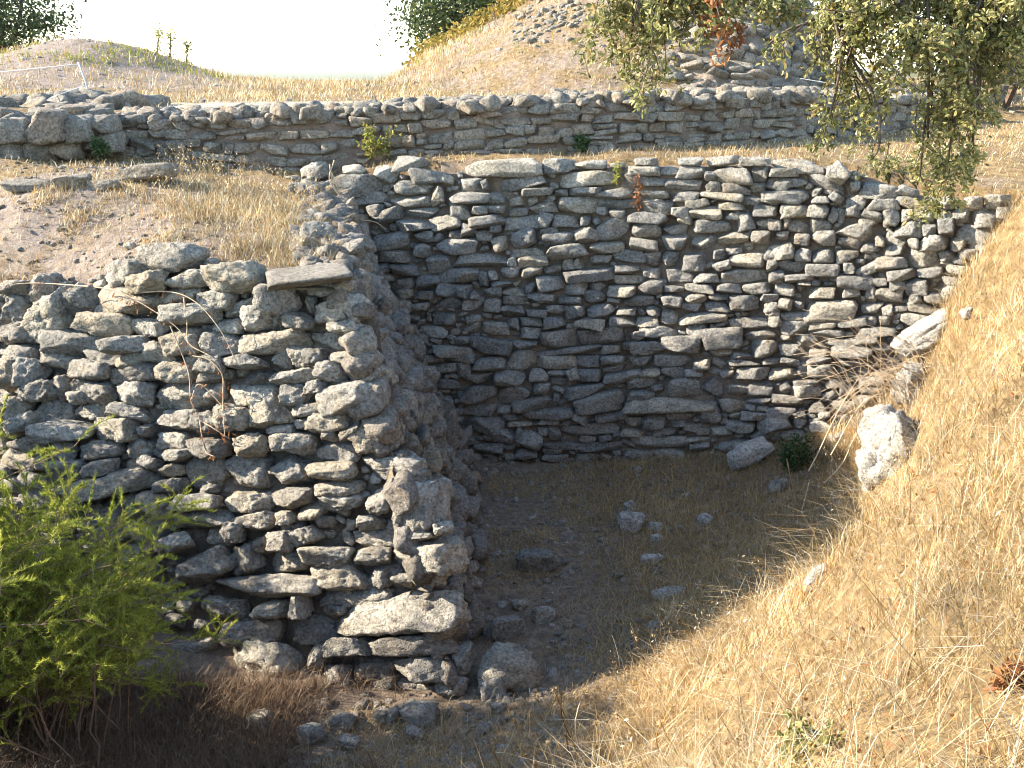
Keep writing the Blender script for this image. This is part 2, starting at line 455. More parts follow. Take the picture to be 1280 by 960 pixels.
idx = np.arange(nx * ny).reshape(ny, nx)
quads = np.stack([idx[:-1, :-1], idx[:-1, 1:], idx[1:, 1:], idx[1:, :-1]], -1).reshape(-1, 4)
def zone(x, y):
    ins = inside(TRENCH, x, y)
    zt = np.clip(z_pit(np.clip(x, -12, 12), np.clip(y, -6, 16)), 0, 3.2)
    straw = np.where(ins, np.clip((zt - .22) * 1.5, 0.12, 1) * smooth(-1.0, .4, x) + .1, .62)
    bast = (~ins) & (x < -.9) & (y < 10.0)
    straw = np.where(bast, np.where(y > 9.35, .62, .3), straw)
    straw = np.where((~ins) & (x > 3), .68, straw)
    m1 = (x + 8) ** 2 / 12 + (y - 19.5) ** 2 / 9 < 1.3
    straw = np.where(m1, .3, straw)
    r = np.hypot(x - MOUND_C[0], y - MOUND_C[1])
    straw = np.where(r < 5.3, .48, straw)
    mauve = np.where(bast | m1, .9, np.where(ins, 0.0, .6))
    green = np.where(m1 & (y > 18.5), .40, np.where((~ins) & (y > 14.5) & (x < 3) & ~m1, .2, 0.0))
    green = np.where((y > 40), .75, green); straw = np.where(y > 40, .15, straw); mauve = np.where(y > 40, 0, mauve)
    ld = low_dist(x, y)
    pale = smooth(.7, 1.0, ld) * smooth(3.6, 2.4, ld) * (x < 1.5) * (x > -5.5) * .9
    return straw, mauve, green, pale
st, ma, gr, pa = zone(GX, GY)
ground = obj('ground', np.stack([GX, GY, GZ], -1), [quads], M_GROUND, attrs={'straw': st.ravel(), 'mauve': ma.ravel(), 'green': gr.ravel(), 'pale': pa.ravel()})
tag(ground, 'dry earth and straw ground of the trench, banks and knolls', 'ground', None, 'structure')

def hit(px, py, d0=1.5, d1=40):
    """where the line of sight through photo pixel meets the ground"""
    r = ray(px, py); r = r / r[1]
    D = np.linspace(d0, d1, 2600)
    z = CAM[2] + r[2] * D
    t = terrain(CAM[0] + r[0] * D, D, False)
    k = np.argmax(z <= t)
    return np.array([r[0] * D[k], D[k], float(terrain(np.array([r[0] * D[k]]), np.array([D[k]]))[0])])
# ------------------------------------------------------------------ stone builder
_tpl = {}
def template(n):
    if n in _tpl: return _tpl[n]
    pts, quads = [], []
    for ax in range(3):
        for sg in (-1, 1):
            a = np.linspace(-1, 1, n + 1)
            A, B = np.meshgrid(a, a, indexing='ij')
            P = np.zeros((n + 1, n + 1, 3))
            P[..., ax] = sg; P[..., (ax + 1) % 3] = A; P[..., (ax + 2) % 3] = B
            base = sum(len(p) for p in pts)
            i = np.arange((n + 1) ** 2).reshape(n + 1, n + 1) + base
            q = np.stack([i[:-1, :-1], i[1:, :-1], i[1:, 1:], i[:-1, 1:]], -1).reshape(-1, 4)
            quads.append(q if sg > 0 else q[:, ::-1])
            pts.append(P.reshape(-1, 3))
    P = np.concatenate(pts); Q = np.concatenate(quads)
    _, first, inv = np.unique(np.round(P, 5), axis=0, return_index=True, return_inverse=True)
    inv = np.ravel(inv)
    _tpl[n] = (P[first], inv[Q])
    return _tpl[n]
def make_stones(C, A, B, D, n=8, seed=0, kr=(4.0, 9), rough=1.0, jit=.19, cuts=6):
    """centres and half axes (S, 3) -> vertices (S, V, 3), quads of one stone"""
    rr = np.random.default_rng(seed)
    C, A, B, D = [np.asarray(q, float).reshape(-1, 3).copy() for q in (C, A, B, D)]
    S = len(C)
    det = np.einsum('ij,ij->i', np.cross(A, B), D)
    A[det < 0] *= -1
    U, Q = template(n)
    k = rr.uniform(*kr, S)[:, None]
    nr = (np.abs(U)[None] ** k[..., None]).sum(-1) ** (1 / k)
    P = U[None] / nr[..., None]
    cor = rr.normal(0, jit, (S, 2, 2, 2, 3)).clip(-2 * jit, 2 * jit)
    w = (P + 1) / 2
    off = 0
    for a in (0, 1):
        for b in (0, 1):
            for c in (0, 1):
                ww = (w[..., 0] if a else 1 - w[..., 0]) * (w[..., 1] if b else 1 - w[..., 1]) * (w[..., 2] if c else 1 - w[..., 2])
                off = off + ww[..., None] * cor[:, None, a, b, c]
    P = P + off
    for c in range(cuts):
        nn = rr.normal(size=(S, 3)) * np.array([1, 1, 1.2]); nn /= np.linalg.norm(nn, axis=1)[:, None]
        d = rr.uniform(.68, 1.12, S)
        over = np.maximum(np.einsum('svk,sk->sv', P, nn) - d[:, None], 0) * .9
        P = P - over[..., None] * nn[:, None]
    M = np.stack([A, B, D], 1)
    W = np.einsum('svk,skj->svj', P, M)
    size = np.minimum(np.linalg.norm(A, axis=1), np.linalg.norm(B, axis=1))[:, None]
    dirn = W / (np.linalg.norm(W, axis=-1, keepdims=True) + 1e-9)
    sd = rr.uniform(0, 500, (S, 1, 3))
    q = W / size[..., None] + sd
    h = .13 * vnoise(q * .9, seed + 1) + .10 * vnoise(q * 2.1, seed + 2)
    if n >= 6: h = h + .085 * vnoise(q * 4.3, seed + 3)
    if n >= 9: h = h + .075 * vnoise(q * 8.1, seed + 4)
    if n >= 13: h = h + .05 * vnoise(q * 15.3, seed + 5)
    W = W + dirn * (h * size * rough)[..., None]
    return W + C[:, None], Q
def merge_stones(V, Q):
    S, v = V.shape[:2]
    return V.reshape(-1, 3), (Q[None] + (np.arange(S) * v)[:, None, None]).reshape(-1, 4)

# ------------------------------------------------------------------ wall faces
class Face:
    def __init__(s, base, top, toward, bulge=0.0):
        s.B = catmull(base, 240)
        # the top line is sampled at the same fractions of its own control points
        def byidx(P, n):
            P = np.asarray(P, float)
            Q = np.vstack([2 * P[0] - P[1], P, 2 * P[-1] - P[-2]])
            return Q
        b = np.asarray(base, float); t = np.asarray(top, float)
        m = 60
        f = np.linspace(0, len(b) - 1, (len(b) - 1) * m + 1)
        def ev(P):
            Q = np.vstack([2 * P[0] - P[1], P, 2 * P[-1] - P[-2]])
            i = np.clip(f.astype(int), 0, len(P) - 2); u = (f - i)[:, None]
            a_, b_, c_, e_ = Q[i], Q[i + 1], Q[i + 2], Q[i + 3]
            return 0.5 * (2 * b_ + (c_ - a_) * u + (2 * a_ - 5 * b_ + 4 * c_ - e_) * u * u + (3 * b_ - a_ - 3 * c_ + e_) * u ** 3)
        s.B, s.T = ev(b), ev(t)
        mid = (s.B + s.T) / 2
        s.L = np.concatenate([[0], np.cumsum(np.linalg.norm(np.diff(mid, axis=0), axis=1))])
        s.len = s.L[-1]
        s.H = np.linalg.norm(s.T - s.B, axis=1).mean()
        s.toward = np.asarray(toward, float); s.bulge = bulge
    def raw(s, u, t):
        u = np.asarray(u, float); t = np.asarray(t, float)
        uc = np.clip(u, 0, s.len)
        b = np.stack([np.interp(uc, s.L, s.B[:, k]) for k in range(3)], -1)
        p = np.stack([np.interp(uc, s.L, s.T[:, k]) for k in range(3)], -1)
        e0 = (s.B[1] - s.B[0]); e0 = e0 / np.linalg.norm(e0)
        e1 = (s.B[-1] - s.B[-2]); e1 = e1 / np.linalg.norm(e1)
        ext = np.where((u < 0)[..., None], (u - uc)[..., None] * e0, (u - uc)[..., None] * e1)
        return b + (p - b) * (t / s.H)[..., None] + ext
    def normal(s, u, t):
        e = .04
        du = s.raw(u + e, t) - s.raw(u - e, t); dt = s.raw(u, t + e) - s.raw(u, t - e)
        n = np.cross(du, dt); n /= np.linalg.norm(n, axis=-1, keepdims=True)
        sg = np.sign((n * s.toward).sum(-1, keepdims=True))
        return n * np.where(sg == 0, 1, sg)
    def pt(s, u, t, off=0.0):
        n = s.normal(u, t)
        b = s.bulge * np.sin(np.clip(np.asarray(t) / s.H, 0, 1) * math.pi)
        return s.raw(u, t) + n * (np.asarray(off) + b)[..., None]
    def locate(s, px, py):
        if not hasattr(s, 'grid'):
            uu, tt = np.meshgrid(np.linspace(-.5, s.len + .3, 180), np.linspace(-.2, s.H * 1.12, 70), indexing='ij')
            gx_, gy_, _ = project(s.pt(uu, tt))
            s.grid = (uu.ravel(), tt.ravel(), gx_.ravel(), gy_.ravel())
        uu, tt, gx_, gy_ = s.grid
        k = np.array([np.argmin((gx_ - a) ** 2 + (gy_ - b) ** 2) for a, b in zip(px, py)])
        u, t = uu[k].copy(), tt[k].copy()
        for _ in range(5):
            e = .01
            x0, y0, _z = project(s.pt(u, t)); x1, y1, _z = project(s.pt(u + e, t)); x2, y2, _z = project(s.pt(u, t + e))
            a, b, c, d = (x1 - x0) / e, (x2 - x0) / e, (y1 - y0) / e, (y2 - y0) / e
            det = a * d - b * c
            det = np.where(np.abs(det) < 1e-6, 1e-6, det)
            rx, ry = np.asarray(px) - x0, np.asarray(py) - y0
            u = u + np.clip((d * rx - b * ry) / det, -.3, .3); t = t + np.clip((-c * rx + a * ry) / det, -.3, .3)
        return u, t
    def core(s, name, mat, parent, off=-.07, amp=.05, u0=0, u1=None, cap=.45, du=.05, seed=1, capdir=None):
        u1 = s.len if u1 is None else u1
        un = int((u1 - u0) / du) + 2; tn = int(s.H / du) + 2
        U, T = np.meshgrid(np.linspace(u0, u1, un), np.linspace(0, s.H - .04, tn), indexing='ij')
        P0 = s.raw(U, T)
        P = s.pt(U, T, off + amp * fbm(P0 * 4.0, seed, 4) * 1.6)
        n = s.normal(U[:, -1], T[:, -1]); n[:, 2] = 0; n /= np.linalg.norm(n, axis=1)[:, None]
        if cap:
            C = P[:, -1][:, None] - n[:, None] * np.linspace(.07, cap, 5)[None, :, None]
            P = np.concatenate([P, C], 1)
        tn = P.shape[1]
        i = np.arange(un * tn).reshape(un, tn)
        q = np.stack([i[:-1, :-1], i[1:, :-1], i[1:, 1:], i[:-1, 1:]], -1).reshape(-1, 4)
        return obj(name, P, [q], mat, parent)

class Packer:
    """keeps track of which part of a wall face is already stone"""
    def __init__(s, face, res=.012):
        s.f, s.r = face, res
        s.u0, s.t0 = -.5, -.2
        s.g = np.zeros((int((face.len + 1.0) / res), int((face.H * 1.1 + .4) / res)), bool)
    def mark(s, u, t, a, b, ang, fill=.93):
        m = max(a, b)
        i0, i1 = int((u - m - s.u0) / s.r), int((u + m - s.u0) / s.r) + 1
        j0, j1 = int((t - m - s.t0) / s.r), int((t + m - s.t0) / s.r) + 1
        i0, j0 = max(i0, 0), max(j0, 0); i1, j1 = min(i1, s.g.shape[0]), min(j1, s.g.shape[1])
        if i1 <= i0 or j1 <= j0: return
        I, J = np.meshgrid(np.arange(i0, i1), np.arange(j0, j1), indexing='ij')
        x = I * s.r + s.u0 - u; y = J * s.r + s.t0 - t
        c, sn = math.cos(ang), math.sin(ang)
        X = (c * x + sn * y) / (a * fill); Y = (-sn * x + c * y) / (b * fill)
        s.g[i0:i1, j0:j1] |= (np.abs(X) ** 4 + np.abs(Y) ** 4) < 1
    def free(s, u, t, a, b, ang):
        X, Y = np.meshgrid(np.linspace(-.92, .92, 7), np.linspace(-.9, .9, 5), indexing='ij')
        c, sn = math.cos(ang), math.sin(ang)
        x = u + c * X * a - sn * Y * b; y = t + sn * X * a + c * Y * b
        i = ((x - s.u0) / s.r).astype(int).clip(0, s.g.shape[0] - 1); j = ((y - s.t0) / s.r).astype(int).clip(0, s.g.shape[1] - 1)
        return s.g[i, j].mean()
    def fill(s, sizes, u0, u1, t0, t1, rr, angsd=.12, tol=.06, jitter=.25):
        out = []
        for a, b, tries in sizes:
            U = rr.uniform(u0, u1, tries); T = rr.uniform(t0, t1, tries); G = rr.normal(0, angsd, tries)
            K1 = rr.uniform(1 - jitter, 1 + jitter, tries); K2 = rr.uniform(1 - jitter, 1 + jitter, tries)
            for u, t, g_, k1, k2 in zip(U, T, G, K1, K2):
                if s.free(u, t, a * k1, b * k2, g_) <= tol:
                    s.mark(u, t, a * k1, b * k2, g_)
                    out.append((u, t, a * k1, b * k2, g_))
        return out
def stones_on(face, items, seed, n, depth=(.55, .04), prot=.03, tilt=.13, rough=1.0, base=0.0, grow=(1.06, 1.1), **kw):
    """items (u, t, a, b, ang) in metres on the face -> stone vertices"""
    rr = np.random.default_rng(seed)
    it = np.array(items, float)
    u, t, a, b, ang = it.T
    e = .03
    nrm = face.normal(u, t)
    du = face.raw(u + e, t) - face.raw(u - e, t); du /= np.linalg.norm(du, axis=1)[:, None]
    dt = np.cross(nrm, du)
    up = face.raw(u, t + e) - face.raw(u, t - e)
    dt *= np.sign((dt * up).sum(1))[:, None]
    A = np.cos(ang)[:, None] * du + np.sin(ang)[:, None] * dt
    B = -np.sin(ang)[:, None] * du + np.cos(ang)[:, None] * dt
    t1 = rr.normal(0, tilt, len(u))[:, None]; t2 = rr.normal(.0, tilt, len(u))[:, None]
    n2 = nrm + t1 * A + t2 * B; n2 /= np.linalg.norm(n2, axis=1)[:, None]
    A2 = A - (A * n2).sum(1)[:, None] * n2; A2 /= np.linalg.norm(A2, axis=1)[:, None]
    B2 = np.cross(n2, A2); B2 *= np.sign((B2 * B).sum(1))[:, None]
    d = np.clip(depth[0] * np.minimum(a, b) + depth[1], .02, .22)
    off = base + rr.normal(0, prot, len(u)).clip(-1.5 * prot, 1.8 * prot) - d * .55
    C = face.pt(u, t, off)
    return make_stones(C, A2 * (a * grow[0])[:, None], B2 * (b * grow[1])[:, None], n2 * d[:, None], n, seed, rough=rough, **kw)

def traced(face, windows):
    """stones measured on the photograph, 4x windows: (cx, cy, w, h, angle)"""
    px, py, w, h, an = [], [], [], [], []
    for (ox, oy), txt in windows:
        for q in txt.split(';'):
            v = [float(z) for z in q.split(',')]
            if len(v) < 4: continue
            px.append(ox + v[0] / 4); py.append(oy + v[1] / 4); w.append(v[2] / 4); h.append(v[3] / 4)
            an.append(math.radians(v[4] if len(v) > 4 else 0))
    px, py, w, h, an = map(np.array, (px, py, w, h, an))
    u, t = face.locate(px, py)
    c, s = np.cos(an), -np.sin(an)
    u1, t1 = face.locate(px + c * w / 2, py + s * w / 2); u2, t2 = face.locate(px - c * w / 2, py - s * w / 2)
    u3, t3 = face.locate(px + s * h / 2, py - c * h / 2); u4, t4 = face.locate(px - s * h / 2, py + c * h / 2)
    a = np.hypot(u1 - u2, t1 - t2) / 2; b = np.hypot(u3 - u4, t3 - t4) / 2
    ang = np.arctan2(t1 - t2, u1 - u2)
    ang = (ang + math.pi / 2) % math.pi - math.pi / 2
    ok = (a < .8) & (b < .5) & (a > .01) & (b > .01)
    return [q for q, k in zip(zip(u, t, a, b, ang), ok) if k]
def wall_stones(parent, V, Q, items, mat, rest_name, extra, part='facing_stone', limit=100):
    """the largest stones become parts of their own, the others one mass"""
    area = np.array([q[2] * q[3] for q in items])
    order = np.argsort(-area)
    big, small = order[:limit], order[limit:]
    for k in big:
        o_ = V[k].mean(0)
        obj(part, V[k], [Q], mat, parent, origin=o_)
    mb = MB()
    if len(small):
        v, q = merge_stones(V[small], Q); mb.add(v, [q])
    for V2, Q2 in extra:
        v, q = merge_stones(V2, Q2); mb.add(v, [q])
    o = mb.build(rest_name, mat, parent)
    o['kind'] = 'stuff'
    return o

TR_FRONT = [((0, 300), "820,90,270,140,-5;630,165,175,135,5;765,210,120,105,5;915,190,195,90,12;1150,180,270,145,8;62,245,130,80,5;185,240,115,125;45,350,120,130;225,365,215,165,25;410,310,140,105,20;630,300,230,105,-12;575,350,190,80,-12;870,280,195,85,3;1065,290,160,90,-3;930,370,280,90,5;1180,335,180,85,20;75,470,140,100,5;205,485,120,75,-25;510,425,250,100,-8;730,440,175,85;375,510,230,120,3;640,525,170,85,8;780,565,150,95,5;905,500,170,110;1095,520,190,120,3;1120,430,150,75;110,565,140,85;505,595,160,75,-8;275,600,170,130,-5;645,610,130,65,20;655,665,220,80,10;440,650,170,95,-3;870,655,215,95;960,605,100,55;1065,620,140,70;60,670,150,140,10;170,665,80,110;195,755,160,90,10;310,735,55,120,5;385,715,75,70;470,755,140,115;395,785,90,60;660,775,165,115,5;890,785,240,150,-5;1060,680,150,65;1050,750,100,90,10;90,840,90,120,-20;250,855,175,130,5;425,860,190,80,5;635,865,175,85,-12;570,930,230,120,-3;855,905,210,95,-3;1040,915,130,100;1165,895,180,110,-5;1215,780,130,100"),
 ((280, 300), "268,300,190,135,-3;510,235,220,90,8;565,345,240,130,8;145,395,140,110,10;240,410,110,80,30;378,408,165,75,-5;605,440,170,80,-5;415,325,50,80;230,505,300,115,5;550,515,330,75,-4;30,535,80,90;115,615,205,70,-3;265,600,80,100;370,590,110,110;630,585,230,75,3;465,590,90,80;545,665,145,85,-8;700,670,160,90,5;155,690,140,65;335,685,240,75,5;130,780,230,105;350,775,145,105,3;470,735,120,65,10;660,780,295,140,12;235,880,195,130,3;420,850,180,60,8;515,900,215,115,15;375,925,85,70,25;720,875,70,60;650,880,80,55"),
 ((0, 500), "330,150,260,90,3;110,130,180,80,20;160,230,130,110;470,250,210,90,10;650,245,135,105,-10;310,260,90,90;340,350,150,90;710,155,60,65,20;1055,235,200,105,-3;880,275,150,60,3;835,210,160,75;575,420,400,110,8;490,340,150,70,5;730,320,100,65,-10;840,350,120,75,15;845,435,150,80,3;1010,370,210,140,5;310,450,120,60;970,510,250,75,3;1015,445,90,60,-15;775,530,160,110,-5;340,530,80,40;630,540,110,110,-20;520,610,190,170,5;710,650,190,100;985,600,330,85,5;640,770,200,100,8;870,720,270,90,13;1085,680,130,75,-8;1010,840,290,150,28;690,860,160,100;650,910,100,70"),
 ((280, 500), "130,225,195,110,-5;340,220,200,110;275,150,130,45,5;540,265,200,100,8;540,355,230,70;640,155,95,70,40;740,190,200,150,15;525,180,70,45;820,325,270,130,8;105,355,205,140,-3;315,365,200,140,-3;565,440,210,75,5;595,510,190,80;945,395,120,60,8;860,455,65,120,-15;785,510,140,100,-10;1005,535,185,235;895,585,50,110,-15;120,510,190,90,-3;340,495,240,95,8;150,605,190,90,3;425,565,130,80,20;315,590,90,50,-5;320,635,120,65,-5;55,660,90,95;485,610,80,60;725,620,110,70,15;825,640,125,105,15;395,685,110,90,30;290,700,110,85;985,670,150,65,5;1095,640,80,70,20;755,710,250,70;185,725,100,90;95,805,140,180,20;305,815,190,105;515,780,225,90,-3;745,785,180,75;1020,780,290,170,5;580,880,240,110,-3;765,880,110,100,10;845,860,85,80,15;945,920,240,80,5"),
 ((200, 700), "530,130,490,105,3;335,245,250,100,-5;555,248,165,90;695,228,90,105,10;855,190,155,115;1030,175,180,75,5;455,365,320,110;755,365,220,130;870,270,90,60;515,490,410,140,-3;940,440,210,90,3;790,490,80,110;470,610,200,95,-8;700,600,250,80;895,565,105,85;1075,550,220,120,5;1095,445,75,70;600,685,160,80;790,680,190,70;1105,620,110,60,15;150,450,250,110"),
 ((420, 700), "290,280,540,175,10;420,425,350,90,3;520,360,130,80,15;430,540,240,120;600,515,90,130;395,645,190,60,-5;570,630,140,100")]
TR_BACK = [((380, 180), "520,100,160,70;405,150,140,70,-8;240,130,120,50;60,150,120,60,10;230,215,300,105,3;270,280,300,60,5;530,220,165,75,5;620,165,190,75,3;665,260,65,90;525,290,220,60,3;705,180,70,50;770,155,35,40;980,125,360,95,5;850,205,130,75,-3;910,205,40,60,20;1070,205,270,65,8;825,270,195,60;965,265,75,55;350,335,90,60,10;410,365,160,60,20;580,345,195,50,5;770,335,145,75,-8;875,330,75,50;960,325,100,40;930,385,170,65,8;545,410,180,60;710,400,145,70,10;430,485,180,95,10;590,465,90,60;590,535,85,75;820,430,70,80;900,465,80,55;960,425,60,40;770,515,220,80,3;980,500,90,70,20;455,560,155,60;670,600,135,85,5;880,585,270,75,-3;510,625,130,60,-3;400,620,80,50;1060,290,80,50,5;1160,240,150,45,3;1070,340,100,45,5;1190,320,120,50,5;1130,390,215,80,5;1100,470,125,95,20;1110,540,175,45,5;1150,590,150,60,8;1040,590,50,50;1140,640,100,60,12;780,655,195,75,3;495,695,105,60;620,690,130,70;490,755,90,55;600,750,100,50;725,735,120,70;725,795,140,55,-3;840,800,100,75;945,800,90,65;900,675,45,75;945,660,45,50;1025,645,100,55,3;985,700,100,30;805,735,60,80;855,760,50,50;940,745,95,50;1040,740,110,45;1050,780,120,60,-3;1035,835,125,60;1190,770,145,55,-5;1130,725,50,55;690,880,130,75;650,940,150,55;845,875,75,50;840,920,80,50;960,925,130,70;1040,900,55,60;1130,895,110,50;1155,850,110,45"),
 ((670, 180), "105,110,150,80,3;270,105,160,50;550,90,125,50;770,90,140,50;935,85,175,55;1100,90,150,50;255,175,280,85,3;520,135,190,55;660,130,90,50;775,140,140,60,-3;970,160,220,80,-5;1125,150,90,80;1215,140,100,50;870,165,60,50;530,190,220,70;735,200,200,65,-5;885,210,80,60;1000,225,150,60,-5;1110,215,90,60;1215,200,120,55;235,240,155,50,-3;125,245,70,35;395,250,190,50,-3;595,252,140,45;740,265,140,55;930,260,220,40,-5;1200,270,150,75,5;50,320,110,50,5;200,305,210,95;410,300,220,65;610,310,150,80,-5;800,305,125,50,10;975,310,130,45,-3;1085,285,110,50,5;335,340,65,50;405,350,80,45;560,370,210,60,-5;720,340,90,60;745,380,75,60;850,345,160,55;980,360,75,50;1150,335,140,65;1250,340,70,70;40,385,85,75;155,390,140,60;250,385,50,50;390,420,155,115;550,440,150,80;690,430,130,55;870,410,190,75,3;1050,390,85,85,10;1165,400,125,65;1260,405,50,60;70,435,90,40;110,480,160,80,10;235,455,130,75,5;985,470,165,70,8;1125,465,100,70,-5;840,490,130,75;690,490,120,75;1225,460,65,50;150,540,200,80,8;345,520,180,75;530,505,150,70,-8;460,565,160,65;580,580,85,65;670,570,90,75;790,580,120,95,5;910,550,70,50;985,535,90,45,5;1215,540,160,75,10;1055,580,170,65;310,585,115,55;160,605,60,60;210,600,50,60;80,630,90,50;930,610,90,50,15;1180,610,50,55;1240,605,80,50;255,655,250,70,5;450,630,130,50;575,650,85,65;705,655,155,75;845,670,115,50;1045,655,235,75;1205,665,70,60;70,700,135,85,-3;455,680,145,50;195,730,130,60,5;305,715,80,60;425,735,140,55,-3;580,715,130,75;690,725,90,40;825,722,150,45,-3;960,725,110,50;1100,725,150,55,5;45,770,100,50;170,785,120,40;295,770,115,60;390,785,65,35;510,785,160,55;680,785,110,75,10;795,775,110,50;915,765,100,35;1045,800,150,85;1160,770,90,45;100,830,90,45;200,840,90,80;325,835,125,65,5;445,840,100,40;580,835,70,50;905,810,115,50;1180,815,75,50;90,895,105,60;275,900,145,60;425,890,140,60,5;550,890,105,60;660,870,85,75;840,865,240,50,5;1065,895,200,55;1195,885,60,50"),
 ((960, 180), "115,105,190,70;75,140,130,50;95,195,185,60;245,130,80,50;345,150,120,90,-40;300,200,190,60,-25;100,265,215,75;345,275,75,45,-35;435,285,100,70,5;260,280,80,40;245,235,50,45;555,235,180,70,-8;570,305,160,60,3;440,215,45,50;130,335,130,65;250,330,105,65;325,360,50,90,-15;425,335,85,60,-5;365,355,40,80;520,360,110,50,-15;500,395,95,45,-3;35,400,75,60;145,405,130,75;265,400,110,75,-5;435,440,165,75,-10;620,370,80,75;690,365,65,65;780,365,110,65;880,360,80,60;965,355,90,65;820,300,90,50;910,295,90,50;1020,300,100,60;1145,285,130,60;1175,340,90,40;1085,370,130,70;710,435,130,75;810,430,60,50;890,425,80,75;70,455,60,45;165,480,90,65;275,475,130,70;415,500,140,60,-8;510,525,120,50,-8;560,485,45,55;640,495,120,80,-10;730,500,55,45;830,495,140,70;940,500,80,55;70,540,140,75,10;180,555,80,70;280,560,110,75;385,560,100,65,5;120,610,145,55,-8;270,635,160,65;405,625,60,50;500,630,100,60,20;620,595,150,60,5;630,545,80,45;770,575,150,85,3;890,560,80,50;160,670,140,40,3;180,695,80,25;240,690,40,30;40,665,80,60;80,730,110,60;670,655,140,55,5;810,650,130,50,5;440,690,180,60,-5;560,690,60,40;650,710,90,40;750,715,110,75;265,745,150,55;410,740,90,60;510,760,60,50;600,750,130,70,-5;735,775,70,40;20,830,80,60;90,800,70,60;155,810,50,50;320,830,270,95,3;515,820,100,60;590,830,60,50;125,865,120,50;130,920,150,75;430,895,150,50,8;510,885,60,45;580,885,60,40;280,910,120,40;540,940,190,45,3"),
 ((500, 380), "650,150,115,55;310,185,80,40;475,215,210,100,3;620,205,120,50;790,180,175,105,5;1000,170,240,80,8;270,240,200,60,-5;280,270,180,60;445,305,175,75,3;605,285,150,100;850,235,310,40,5;1055,230,90,45;780,295,195,70;940,290,120,60;1055,280,115,50,5;1210,215,200,65,3;1200,280,120,50;310,330,80,70;380,370,160,50,5;550,370,165,75,5;690,365,95,70;785,350,95,35;865,350,60,70,20;940,360,130,75;1075,320,110,55,10;790,388,85,50;395,455,170,90;575,455,160,95,15;705,425,90,60;780,465,55,50;790,430,60,35;910,435,210,65,10;1120,360,190,60,10;1000,485,245,90,10;1200,390,160,60,5;410,530,145,60;655,505,210,75,12;515,535,70,40;420,600,185,85,-5;755,550,230,60,8;905,570,85,70;555,572,95,35;725,598,130,35;600,603,120,35;1060,560,170,45,5;1050,525,120,40,5;950,630,310,65,5;770,655,65,65;500,660,150,75,-5;650,680,125,95,-20;720,640,70,45;590,650,35,70,-20;805,710,180,35;640,750,110,50,-10;760,740,100,35;770,775,150,45;1010,720,220,50,3;940,680,80,35;1030,675,60,35;935,770,120,60;1150,650,100,60;1160,590,90,50;1210,520,150,75;1210,460,130,55"),
 ((790, 380), "130,140,185,60;320,140,100,95;30,160,60,50;70,215,150,70;250,205,190,90;450,175,190,110,5;640,155,160,45,5;665,225,130,100;860,185,120,70,-5;800,230,130,60,-3;1055,190,150,35;1170,185,120,40;1090,240,200,55;50,280,100,45;205,285,190,60;350,305,85,60;550,300,190,35;930,245,100,35;540,265,120,40,5;940,280,110,40;790,290,100,30,-10;95,340,90,45;210,345,130,65;315,350,90,40;470,355,75,40;590,345,160,60;770,350,150,55;700,290,100,50;855,325,60,70;950,340,130,60;255,420,190,95,5;395,415,115,90;525,430,130,65;650,425,120,65;770,420,60,65;870,440,140,70,3;870,395,130,35;1010,400,110,50;1080,430,90,50;180,510,370,80,4;380,520,95,70,20;495,515,140,70,5;630,488,130,35;775,485,145,55,-10;590,520,50,40;650,520,60,35;750,540,140,55;115,585,120,70;245,565,140,40,3;390,575,110,55,-3;240,600,90,40;610,560,120,50;840,550,60,45;715,605,205,80,3;540,615,130,60;125,645,160,55;300,620,110,45;350,640,70,45;840,585,60,40;135,695,260,55,4;330,680,120,35;640,665,110,50;440,640,130,60;340,710,90,35;930,520,90,50;960,560,60,40;1160,490,120,60;1060,520,100,60")]

# ------------------------------------------------------------------ the bastion on the left: coursed front face and crumbling rubble side
bastion = thing('stone_bastion', 'projecting stone bastion with sunlit coursed front and crumbling shaded rubble side', 'bastion', (-1.6, 6.6, 0))
front = Face(FRONT_B, FRONT_T, (-.2, -1, .3))
bx0 = np.array(bastion.location)
def under(o, root):
    """keep world placement when a part is parented to a placed thing"""
    o.location = Vector(o.location) - root.location
    return o
_obj = obj
def obj(name, V, faces, mat, parent=None, smooth_shade=True, attrs=None, origin=None):
    o = _obj(name, V, faces, mat, parent, smooth_shade, attrs, origin)
    if parent is not None:
        p = parent; off = Vector((0, 0, 0))
        while p is not None: off += Vector(p.location); p = p.parent
        o.location = Vector(o.location) - off
    return o
front.core('earth_core', M_CORE, bastion, -.15, .045, -.02, front.len, .35, .05, 3)
items = traced(front, TR_FRONT)
pk = Packer(front)
for q in items: pk.mark(*q, 1.0)
rr = np.random.default_rng(5)
tl = front.H
mid_ = pk.fill([(.17, .065, 900), (.12, .05, 1500), (.08, .04, 2500)], 3.0, front.len, 0, tl - .02, rr) + pk.fill([(.09, .045, 700)], .05, 3.0, 0, tl - .05, rr, tol=.02)
small = pk.fill([(.06, .032, 5000), (.042, .026, 6000), (.03, .02, 6000)], .02, front.len, 0, tl - .02, rr, .3, .08)
Vt, Qt = stones_on(front, items, 11, 14, (.9, .05), .05, .2, grow=(.98, 1.07), rough=1.15, kr=(3.2, 9), jit=.15, cuts=7)
Vm = stones_on(front, mid_, 12, 7, (.7, .03), .025, .16, base=-.05)
Vs = stones_on(front, small, 13, 4, (.7, .02), .015, .25, base=-.105)
wall_stones(bastion, Vt, Qt, items, M_STONE, 'chinking_stones', [Vm, Vs])
